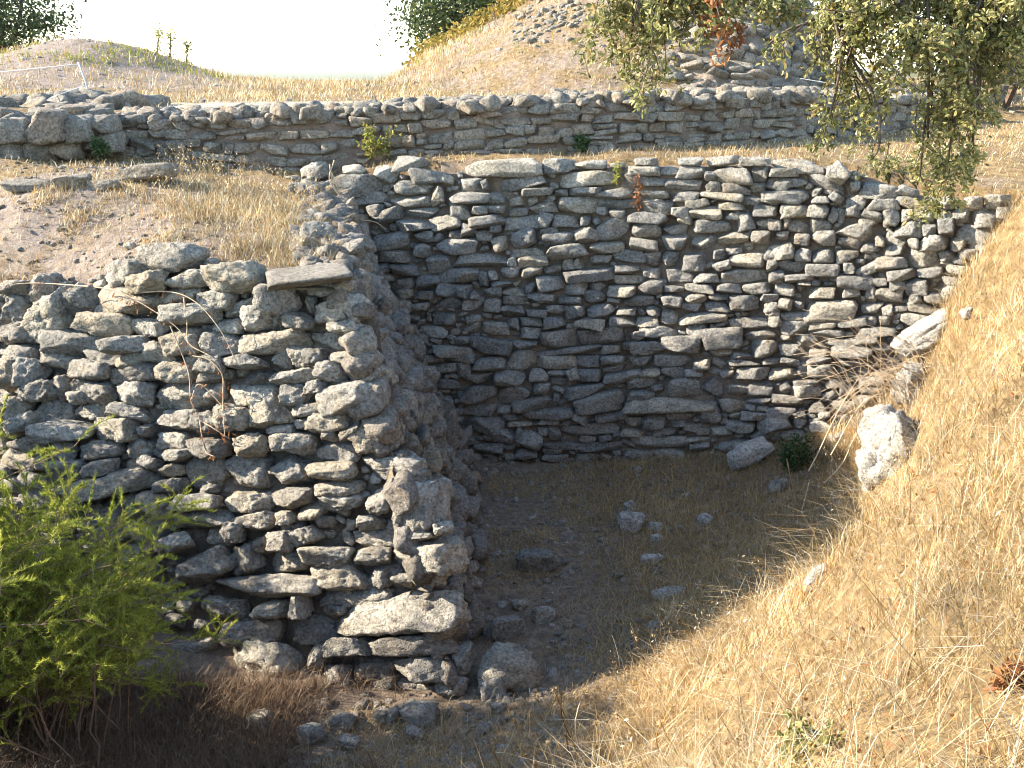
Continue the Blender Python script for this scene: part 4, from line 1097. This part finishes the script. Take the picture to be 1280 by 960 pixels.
pebbles('small pale stones showing through the dry slopes of the knolls', 1600, -12, 8, 14, 24, lambda x, y: (~IN(x, y)), .008, .05, M_STONE, 504)

# ------------------------------------------------------------------ leaves, twigs and trees
def bend(a, b, rr, k=.12, n=7):
    a, b = np.asarray(a, float), np.asarray(b, float)
    t = np.linspace(0, 1, n)[:, None]
    off = rr.normal(0, k, 3) * np.linalg.norm(b - a); off2 = rr.normal(0, k * .4, 3) * np.linalg.norm(b - a)
    return a + (b - a) * t + off * np.sin(t * math.pi) + off2 * np.sin(t * 2 * math.pi)
def tree(name, label, base, height, crown_r, rr, leaf, mat, n_limb=7, clumps=60, per=70, trunk_r=.18, crown_z=.62, flat=.75, group=None, cat='tree', lean=(0, 0), clump_r=.28, gap=1.0):
    base = np.asarray(base, float)
    t = thing(name, label, cat, tuple(base), group)
    wood = MB()
    fork = base + [lean[0] * .4, lean[1] * .4, height * .36]
    wood.tube(bend(base - [0, 0, .25], fork, rr, .05), np.linspace(trunk_r * 1.25, trunk_r * .8, 7), 9)
    cc = base + [lean[0], lean[1], height * crown_z]
    lf = MB(); ends = []
    for i in range(n_limb):
        th = i * 2.4 + rr.uniform(-.4, .4); e = rr.uniform(.1, 1.2)
        q = cc + np.array([math.cos(th) * math.cos(e), math.sin(th) * math.cos(e), math.sin(e) * flat]) * crown_r * rr.uniform(.45, .7)
        pth = bend(fork, q, rr, .12)
        wood.tube(pth, np.linspace(trunk_r * .5, trunk_r * .14, 7), 6)
        ends.append(pth)
    C = []
    for k in range(clumps):
        pth = ends[rr.integers(len(ends))]
        p0 = pth[rr.integers(3, 7)]
        d = rr.normal(0, 1, 3); d /= np.linalg.norm(d)
        q = cc + d * np.array([1, 1, flat]) * crown_r * rr.uniform(.55, 1.0) * rr.uniform(.8, 1.08)
        wood.tube(bend(p0, q, rr, .15, 5), np.linspace(trunk_r * .09, trunk_r * .025, 5), 4)
        C.append(q)
    C = np.array(C)
    cs = rr.uniform(.6, 1.35, len(C))
    P = np.repeat(C, per, 0) + rr.normal(0, 1, (len(C) * per, 3)) * (np.repeat(cs, per) * crown_r * clump_r)[:, None] * np.array([1, 1, .7]) * .6
    L = rr.uniform(.7, 1.2, len(P)) * leaf
    v, f = leaves(P, L, L * .55, rr)
    lf.add(v, f)
    wood.build('trunk', M_BARK, t)
    o = lf.build('foliage', mat, t, False)
    return t
rr = np.random.default_rng(200)
gt = lambda x, y: float(terrain(np.array([x]), np.array([y]))[0])
tree('round_tree', 'dark green round tree standing behind the small knoll', (-12.6, 26, gt(-12.6, 26)), (5.15 - gt(-12.6, 26)) / .72, 1.75, rr, .10, M_DARK, 8, 80, 90, .17, .72, .85)
tree('bushy_tree', 'dark bushy tree rising behind the shoulder of the big knoll', (-.6, 24.5, gt(-.6, 24.5) - .2), (5.35 - gt(-.6, 24.5)) / .62, 1.95, rr, .10, M_DARK, 9, 110, 150, .2, .62, .75)
BT = 'dark oaks behind the wall'
for x, y, h, r_, lab in ((6.3, 23.5, 5.6, 2.4, 'dark oak nearest the ruined tower, its trunk hidden by leaves'), (9.4, 22.5, 5.8, 2.6, 'dark oak behind the picnic table, with bare lower trunk'),
                         (8.0, 27, 6.4, 2.9, 'tall dark oak farthest back between two other oaks'), (12.6, 26, 6.0, 2.8, 'dark oak at the outer end of the row beyond the table')):
    tree('oak_tree', lab, (x, y, gt(x, y)), h, r_, rr, .10, M_DARK, 9, 110, 80, .2, .62, .75, BT)
for px, D, lab in ((1247, 17.5, 'slim pale-barked tree beside the picnic table'), (1262, 18.2, 'slim leaning tree just behind the pale-barked one at the table')):
    b = at(px, 112, D); b[2] = gt(b[0], b[1])
    tree('slender_tree', lab, b, 4.2, 1.5, rr, .09, M_OAK, 6, 40, 60, .085, .75, .6, 'slender trees by the table', lean=(.3, 0))
# amber weeds on the shoulder of the big knoll
P = []
for k in range(2200):
    a = rr.uniform(0, 1); x_ = -1.9 + a * 2.3 + rr.normal(0, .1); y_ = 20.6 + rr.normal(0, .5)
    P.append([x_, y_, gt(x_, y_) + abs(rr.normal(0, .13)) + .02])
P = np.array(P); L = rr.uniform(.06, .13, len(P))
bush = thing('amber_shrub', 'yellowing leggy shrub along the shoulder of the big knoll', 'shrub', tuple(P.mean(0)))
v, f = leaves(P, L, L * .5, rr)
MB().add(v, f).build('foliage', M_AMBER, bush, False)
mb = MB()
for k in range(46):
    q = P[rr.integers(len(P))]; b = q.copy(); b[2] = gt(q[0], q[1]) - .05; b[:2] += rr.normal(0, .08, 2)
    mb.tube(bend(b, q, rr, .08, 5), np.linspace(.012, .005, 5), 4)
mb.build('stem', M_TWIGD, bush)
# slim tall weeds on the skyline of the small knoll
for px, top, bot, lab in ((197, 38, 75, 'tallest slim leafy weed on the skyline of the small knoll'), (212, 42, 76, 'middle one of three slim weeds on the skyline, thin and straight'), (233, 53, 80, 'shortest slim weed, lowest on the flank of the small knoll')):
    D = 21.0
    b = at(px, bot, D); b[2] = gt(b[0], b[1]) - .03; t_ = at(px + 1, top, D)
    w = thing('tall_weed', lab, 'weed', tuple(b), 'slim weeds on the skyline')
    mb = MB(); pth = bend(b, t_, rr, .03); mb.tube(pth, np.linspace(.02, .008, 7), 5)
    s = np.concatenate([rr.uniform(0, .3, 60), rr.uniform(.45, 1, 50), rr.uniform(.85, 1.02, 50)])
    Pq = np.stack([np.interp(s, np.linspace(0, 1, 7), pth[:, j]) for j in range(3)], -1) + rr.normal(0, 1, (len(s), 3)) * np.where((s < .3) | (s > .85), .05, .022)[:, None]
    mb.build('stem', M_TWIGD, w)
    v, f = leaves(Pq, rr.uniform(.04, .08, len(s)), rr.uniform(.014, .03, len(s)), rr)
    MB().add(v, f).build('foliage', M_WEED, w, False)

# near oak whose branches hang into the picture
oak = thing('oak_tree', 'near oak with sunlit olive branches hanging over the low wall', 'tree', (5.6, 6.6, gt(5.6, 6.6)))
ob = np.array([5.6, 6.6, gt(5.6, 6.6)])
wood = MB()
fork = ob + [-.2, .1, 2.1]
wood.tube(bend(ob - [0, 0, .3], fork, rr, .05), np.linspace(.24, .17, 7), 10)
LIMBS = [[fork, at(1420, -60, 6.4), at(1300, -70, 6.3), at(1180, -40, 6.1), at(1060, -30, 6.0)],
         [fork, at(1400, -160, 6.2), at(1150, -190, 6.0), at(960, -140, 5.8), at(800, -80, 5.6)],
         [fork, at(1390, 40, 6.6), at(1300, 60, 6.5), at(1235, 95, 6.4)]]
limbs = [catmull(np.array(q), 26) for q in LIMBS]
for q in limbs: wood.tube(q, np.linspace(.10, .018, 26), 7)
allp = np.concatenate([q[6:] for q in limbs])
SPRIGS = [(790, 20, 40, 50, 360, 0), (760, 45, 22, 45, 200, 0), (805, 75, 25, 38, 220, 0), (840, 40, 45, 40, 300, 0), (880, 18, 35, 30, 180, 0), (830, 5, 60, 22, 300, 0),
          (905, 40, 16, 32, 110, 1), (893, 15, 18, 18, 70, 1), (940, 15, 35, 18, 150, 0), (985, 28, 25, 22, 130, 0), (960, 70, 14, 16, 45, 0), (920, 5, 70, 10, 220, 0),
          (1045, 15, 35, 30, 260, 0), (1090, 35, 45, 40, 420, 0), (1065, 75, 28, 35, 230, 0), (1050, 120, 25, 35, 190, 0), (1075, 150, 28, 25, 150, 0), (1040, 155, 18, 22, 70, 0),
          (1130, 25, 50, 35, 460, 0), (1130, 75, 35, 35, 260, 0), (1185, 25, 45, 40, 460, 0), (1180, 85, 40, 40, 380, 0), (1195, 130, 26, 32, 230, 0), (1190, 170, 32, 35, 260, 0),
          (1160, 205, 30, 28, 190, 0), (1150, 235, 25, 18, 120, 0), (1215, 200, 25, 25, 90, 0), (1245, 40, 40, 45, 360, 0), (1215, 60, 35, 45, 300, 0), (1225, 130, 18, 25, 70, 0),
          (1290, 20, 40, 60, 420, 0), (1270, 75, 30, 35, 260, 0), (1240, 10, 45, 35, 420, 0), (1250, 85, 30, 30, 200, 0), (1205, 110, 30, 30, 220, 0), (1185, 225, 28, 25, 150, 0), (1265, 10, 40, 40, 320, 0), (1020, 50, 16, 25, 90, 0), (1110, -10, 130, 20, 600, 0), (1230, -10, 80, 25, 420, 0), (1100, 195, 16, 18, 30, 0)]
LF, DF2 = [], []
for px, py, rx, ry, n, dead in SPRIGS:
    D = 5.9 + rr.normal(0, .22) - (.3 if px < 1000 else 0)
    c = at(px, py, D)
    if dead: DF2.append([])
    j = np.argmin(np.linalg.norm((allp - c) * [1, 1, .6], axis=1))
    nt_ = max(4, n // 26)
    up_ = at(px, py - ry * .9, D)
    br = bend(allp[j], up_, rr, .1, 7)
    wood.tube(br, np.linspace(.014, .006, 7), 5)
    for k in range(nt_):
        tx, ty = rr.normal(0, .72, 2)
        e = at(px + tx * rx, py + ty * ry + abs(rr.normal(0, .3)) * ry, D + rr.normal(0, .16))
        s0 = br[rr.integers(3, 7)]
        tw = bend(s0, e, rr, .14, 6)
        wood.tube(tw, np.linspace(.005, .0018, 6), 4)
        m = max(7, int(n / nt_ * 2.2))
        s = rr.uniform(.25, 1.05, m)
        P = np.stack([np.interp(s, np.linspace(0, 1, 6), tw[:, i]) for i in range(3)], -1) + rr.normal(0, .022, (m, 3))
        (DF2[-1] if dead else LF).append(P)
wood.build('trunk', M_BARK, oak)
P = np.concatenate(LF); L = rr.uniform(.022, .045, len(P))
v, f = leaves(P, L, L * .46, rr, .5); MB().add(v, f).build('foliage', M_OAK, oak, False)
for q in DF2:
    P = np.concatenate(q); L = rr.uniform(.025, .045, len(P))
    v, f = leaves(P, L, L * .5, rr, .8); o = MB().add(v, f).build('dead_spray', M_DEAD, oak, False); o['label'] = 'withered red-brown leaf spray'

# feathery green bush in the lower corner
tam = thing('tamarisk_bush', 'feathery green tamarisk bush before the bastion', 'bush', (-2.9, 4.85, gt(-2.9, 4.85)))
rr = np.random.default_rng(300)
wood, TP, TD = MB(), [], []
for k in range(230):
    b = np.array([-3.15 + rr.normal(0, .4), 4.9 + rr.normal(0, .25), 0]); b[2] = gt(b[0], b[1]) - .03
    th = rr.uniform(0, 6.3); rad = abs(rr.normal(.65, .38)); hh = rr.uniform(.4, 1.85) * (1.1 - .26 * rad)
    e = b + [math.cos(th) * rad * 1.15 + .12, math.sin(th) * rad * .6 - .05, hh]
    e[0] = min(e[0], -1.95 + rr.normal(0, .08))
    t = np.linspace(0, 1, 9)[:, None]
    pth = b + (e - b) * t + np.array([0, 0, .28]) * np.sin(t * math.pi) + rr.normal(0, .02, (9, 3))
    wood.tube(pth, np.linspace(.007, .0015, 9), 4)
    for m in range(17):
        s = rr.uniform(.3, 1.0)
        p0 = np.array([np.interp(s, t[:, 0], pth[:, j]) for j in range(3)])
        dr = rr.normal(0, 1, 3); dr[2] = abs(dr[2]) * .8; dr += (e - b) * .6; dr /= np.linalg.norm(dr)
        l = rr.uniform(.16, .36)
        q = p0 + dr * l * np.linspace(0, 1, 5)[:, None] + np.array([0, 0, -.10]) * (np.linspace(0, 1, 5)[:, None]) ** 2
        wood.tube(q, np.linspace(.002, .0008, 5), 3)
        n = 100
        u = rr.uniform(.1, 1, n)
        TP.append(np.stack([np.interp(u, np.linspace(0, 1, 5), q[:, j]) for j in range(3)], -1)); d = dr + rr.normal(0, .42, (n, 3)); TD.append(d / np.linalg.norm(d, axis=1)[:, None])
wood.build('stem', M_TWIGD, tam)
P = np.concatenate(TP); d = np.concatenate(TD); n = len(P)
l = rr.uniform(.016, .042, n)[:, None]
s = np.cross(d, rr.normal(0, 1, (n, 3))); s = s / np.linalg.norm(s, axis=1)[:, None] * .0021
V = np.stack([P - s, P + s, P + d * l], 1)
MB().add(V, [np.arange(n)[:, None] * 3 + np.arange(3)]).build('foliage', M_TAM, tam, False)

# shrubs on the bank beyond the picture's edge, whose shade falls across the foot of the bastion
rr = np.random.default_rng(320)
for x, y, h, r_, lab in ((-5.35, 5.75, 1.6, .6, 'taller bank shrub outside the frame beside the bastion'), (-5.5, 7.1, .9, .55, 'lower bank shrub outside the frame by the bastion wall')):
    tree('bank_shrub', lab, (x, y, gt(x, y)), h, r_, rr, .05, M_GREEN, 8, 60, 70, .03, .62, .9, 'shrubs on the bank', 'shrub')

# small plants
def small_bush(name, label, px, py, wpx, hpx, mat, n, leaf, D=None, cat='plant', sink=0.0, stem=M_TWIGD):
    b = hit(px, py + hpx * .45) if D is None else at(px, py + hpx * .45, D)
    dep = project(b)[2]
    w = wpx * dep / F / 2; h = hpx * dep / F
    t = thing(name, label, cat, tuple(b))
    mb = MB(); Ps = []
    for k in range(max(5, n // 40)):
        th = rr.uniform(0, 6.3); e = b + [math.cos(th) * w * rr.uniform(.2, 1), math.sin(th) * w * rr.uniform(.2, .8), h * rr.uniform(.4, 1)]
        p = bend(b - [0, 0, .02], e, rr, .12, 6); mb.tube(p, np.linspace(.004, .0012, 6), 4)
        m = 40; s = rr.uniform(.25, 1.0, m)
        Ps.append(np.stack([np.interp(s, np.linspace(0, 1, 6), p[:, i]) for i in range(3)], -1) + rr.normal(0, leaf * .5, (m, 3)))
    mb.build('stem', stem, t)
    P = np.concatenate(Ps); L = rr.uniform(.6, 1.2, len(P)) * leaf
    v, f = leaves(P, L, L * .45, rr, -.2); MB().add(v, f).build('foliage', mat, t, False)
    return t
small_bush('green_bush', 'small dark green bush at the shaded foot of the back wall', 992, 568, 56, 46, M_GREEN, 900, .045, cat='bush')
small_bush('oak_sapling', 'low oak sapling with broad green leaves in the near straw', 1000, 932, 110, 55, M_OAK, 900, .034, stem=M_TWIGD)
small_bush('oak_sapling', 'reddish small sapling in straw where the bank leaves the picture', 1255, 845, 50, 40, M_DEAD, 260, .028)
small_bush('green_herb', 'tiny green herb at the foot of the dressed corner block', 126, 184, 24, 16, M_GREEN, 160, .05, D=10.2)
small_bush('green_herb', 'leafy green herb under the middle of the low wall', 727, 178, 18, 14, M_GREEN, 160, .05, D=10.95)
small_bush('green_herb', 'grey-green weed clump before the low wall above the bastion side', 470, 178, 60, 40, M_WEED, 320, .045, D=10.85)
small_bush('green_herb', 'green shrublet on the grassy slope under the hanging oak', 1120, 215, 90, 40, M_OAK, 700, .045, D=9.6)
for px, py, h, mat, lab in ((771, 216, 24, M_WEED, 'bright green caper shoot growing out of the back wall top'), (797, 240, 40, M_DEAD, 'rust-red dead stalk on the face of the back wall')):
    u, t_ = back.locate(np.array([px]), np.array([py + h * .5])); b = back.pt(u, t_, np.array([.03]))[0]
    u2, t2 = back.locate(np.array([px]), np.array([py - h * .5])); e = back.pt(u2, t2, np.array([.07]))[0]
    w = thing('wall_plant', lab, 'plant', tuple(b))
    p = bend(b, e, rr, .05); MB().tube(p, np.linspace(.004, .002, 7), 4).build('stem', M_TWIGD, w)
    s = rr.uniform(0, 1, 70); P = np.stack([np.interp(s, np.linspace(0, 1, 7), p[:, i]) for i in range(3)], -1) + rr.normal(0, .02, (70, 3))
    v, f = leaves(P, rr.uniform(.02, .045, 70), rr.uniform(.012, .025, 70), rr); MB().add(v, f).build('foliage', mat, w, False)

# dry vine on the bastion front
vine = thing('dry_vine', 'bare dry vine trailing down the bastion front', 'vine', tuple(front.pt(*front.locate(np.array([152.]), np.array([358.])))[0]))
mb = MB(); DL = []
for pth in ([(130, 360), (165, 366), (200, 385), (232, 410), (250, 432), (256, 445)], [(178, 367), (225, 366), (258, 380), (288, 412), (300, 438), (306, 448)], [(228, 408), (236, 440), (246, 468), (253, 500), (262, 525)],
            [(240, 372), (244, 405), (250, 430), (280, 448), (287, 470), (290, 505), (284, 530)], [(256, 445), (275, 450), (290, 470), (291, 500), (296, 545)], [(262, 525), (278, 533), (300, 548)], [(170, 366), (182, 378), (196, 380)], [(253, 500), (262, 480), (288, 508)], [(130, 360), (60, 356), (20, 360)], [(262, 520), (266, 560), (283, 570)]):
    q = np.array(pth, float); u, t_ = front.locate(q[:, 0], q[:, 1])
    P = catmull(front.pt(u, t_, np.full(len(q), .10) + rr.uniform(-.02, .05, len(q))), 24)
    mb.tube(P, np.linspace(.0055, .0025, 24), 5)
    DL.append(P[rr.integers(4, 24, 14)] + rr.normal(0, .02, (14, 3)))
mb.build('stem', M_TWIG, vine)
P = np.concatenate(DL); v, f = leaves(P, rr.uniform(.02, .05, len(P)), rr.uniform(.006, .014, len(P)), rr, 1.2); MB().add(v, f).build('dead_leaves', M_DEAD, vine, False)

# bramble canes before the back wall
br_ = thing('dry_bramble', 'tangle of bare pinkish canes between the back wall and the straw bank', 'bramble', tuple(hit(1110, 570)))
mb = MB()
c0 = at(1120, 560, 8.1)
for k in range(70):
    a = at(rr.uniform(1085, 1160), rr.uniform(470, 600), rr.uniform(8.0, 8.5)); a[2] = max(gt(a[0], a[1]) - .02, .3)
    e = at(rr.uniform(985, 1110), rr.uniform(385, 540), rr.uniform(8.0, 8.6))
    t = np.linspace(0, 1, 8)[:, None]
    mb.tube(a + (e - a) * t + np.array([0, 0, rr.uniform(.05, .3)]) * np.sin(t * math.pi) + rr.normal(0, .008, (8, 3)), np.linspace(.004, .0016, 8), 4)
for (x1, y1), (x2, y2) in (((1012, 575), (1075, 470)), ((1040, 555), (1110, 490)), ((1032, 590), (1080, 530)), ((1075, 540), (1100, 515)), ((1000, 650), (1012, 600)), ((985, 560), (1000, 640))):
    a, e = at(x1, y1, 7.7), at(x2, y2, 8.0); a[2] -= .1
    mb.tube(bend(a, e, rr, .04, 7), np.linspace(.006, .004, 7), 5)
mb.build('cane', M_TWIG, br_)

# dry twigs hanging over the back wall by the bastion
tw = thing('dry_twigs', 'pale bare twigs hanging over the inner corner of the back wall', 'twigs', tuple(at(415, 225, 10.0)))
mb = MB()
for pth in ([(412, 205), (418, 235), (440, 262), (452, 275)], [(414, 215), (430, 255), (445, 272)], [(416, 230), (432, 258), (433, 275)], [(452, 275), (470, 278), (482, 287)], [(418, 200), (412, 225), (428, 250)]):
    mb.tube(catmull(np.array([at(x, y, 9.85) for x, y in pth]), 14), np.linspace(.007, .003, 14), 4)
mb.build('twig', M_TWIG, tw)

# thistles in front
TH = [((668, 960), [(663, 892), (672, 934)], 'dry thistle with two heads, nearest the wall corner'), ((720, 950), [(692, 862), (702, 868), (708, 920)], 'three-headed dry thistle with crossed stalks'),
      ((752, 965), [(730, 865), (745, 905)], 'straight two-headed dry thistle in the near grass'), ((790, 955), [(772, 893), (786, 920)], 'pale thistle standing between straight and tall ones'),
      ((846, 965), [(840, 884), (856, 936), (826, 905)], 'tallest dry thistle, with the biggest pale heads'), ((628, 970), [(618, 926), (644, 902)], 'low bent thistle over bare soil'),
      ((512, 985), [(511, 950)], 'single pale thistle head by the frame bottom before the bastion'), ((690, 985), [(655, 945), (684, 930)], 'short thistle with low twin heads')]
for (bx, by), heads, lab in TH:
    b = hit(bx, by, 1.5, 9)
    w = thing('dry_thistle', lab, 'thistle', tuple(b), 'dry thistles in the near grass')
    mb = MB()
    for hx, hy in heads:
        e = at(hx, hy, b[1] + rr.uniform(-.12, .12))
        p = bend(b - [0, 0, .03], e, rr, .07, 9); mb.tube(p, np.linspace(.0045, .003, 9), 5)
        for m in range(3):
            s = p[rr.integers(3, 8)]; q = s + rr.normal(0, .05, 3) + [0, 0, .03]; mb.tube(np.array([s, (s + q) / 2 + .008, q]), [.0018, .0014, .0008], 3)
        hd = MB(); n = 70
        d = rr.normal(0, 1, (n, 3)); d[:, 2] = d[:, 2] * .8 + .5; d /= np.linalg.norm(d, axis=1)[:, None]
        s = np.cross(d, rr.normal(0, 1, (n, 3))); s /= np.linalg.norm(s, axis=1)[:, None]
        V = np.stack([e + d * .004 - s * .0025, e + d * .004 + s * .0025, e + d * rr.uniform(.016, .03, (n, 1))], 1)
        hd.add(V, [np.arange(n)[:, None] * 3 + np.arange(3)])
        Vs, Qs = make_stones([e - [0, 0, .002]], [[.008, 0, 0]], [[0, .008, 0]], [[0, 0, .009]], 3, int(hx), (2, 2.2), .3, .02, 0)
        hd.add(Vs[0], [Qs])
        hd.build('seed_head', M_STRAW, w, False)
    mb.build('stem', M_STRAW, w)

# ------------------------------------------------------------------ rope fences, table
rf_ = thing('rope_fence', 'leaning pale post and rope beside the small knoll', 'fence', tuple(at(116, 136, 13.0)))
mb = MB().tube([at(118, 140, 13.0), at(108, 105, 13.05), at(98, 78, 13.1)], .012, 6); mb.build('post', M_POST, rf_)
mb = MB().tube(catmull(np.array([at(-60, 96, 13.6), at(0, 90, 13.4), at(50, 85, 13.2), at(98, 80, 13.1)]), 12), .005, 5)
mb.tube(catmull(np.array([at(108, 106, 13.05), at(80, 116, 12.6), at(55, 126, 12.2)]), 8), .004, 5)
mb.build('rope', M_ROPE, rf_)
rf2 = thing('rope_fence', 'white post and rope under the hanging oak branches', 'fence', tuple(at(1096, 118, 15.6)))
MB().tube([at(1098, 122, 15.6), at(1100, 88, 15.6)], .05, 8).build('post', M_WHITE, rf2)
MB().tube([at(1282, 130, 15.4), at(1280, 98, 15.4)], .03, 8).build('post', M_POST, rf2)
mb = MB().tube(catmull(np.array([at(1000, 98, 15.8), at(1050, 106, 15.7), at(1098, 111, 15.6), at(1150, 116, 15.5), at(1215, 112, 15.4), at(1280, 103, 15.4)]), 24), .006, 5)
mb.build('rope', M_ROPE, rf2)
tp = at(1240, 131, 15.6); tp[2] = gt(tp[0], tp[1])
tb = thing('picnic_table', 'dark wooden picnic table with benches under the trees', 'table', tuple(tp))
MB().box(tp + [0, 0, .68], (.62, .34, .03), .15).build('tabletop', M_WOOD, tb, False)
for s in (-1, 1):
    MB().box(tp + [-s * .1, s * .62, .42], (.62, .13, .025), .15).build('bench', M_WOOD, tb, False)
    mb = MB(); c = tp + [s * .42, s * .06, 0]
    mb.box(c + [0, .2, .33], (.04, .035, .36), .15, .45).box(c + [.002, -.2, .33], (.04, .035, .36), .15, -.45).box(c + [.004, 0, .385], (.03, .6, .04), .15)
    mb.build('leg', M_WOOD, tb, False)

# ------------------------------------------------------------------ summer haze over the plain
def haze():
    mb = MB().box((0, 0, -14.5), (12000, 12000, 27.5))
    m = bpy.data.materials.new('haze'); m.use_nodes = True
    nt = m.node_tree; nt.nodes.remove(nt.nodes['Principled BSDF'])
    v = nt.nodes.new('ShaderNodeVolumePrincipled')
    v.inputs['Color'].default_value = (.86, .92, 1, 1); v.inputs['Density'].default_value = 5e-5
    nt.links.new(v.outputs[0], nt.nodes['Material Output'].inputs['Volume'])
    tag(mb.build('haze', m, None, False), 'pale summer haze over the distant plain', 'haze', None, 'stuff')
haze()
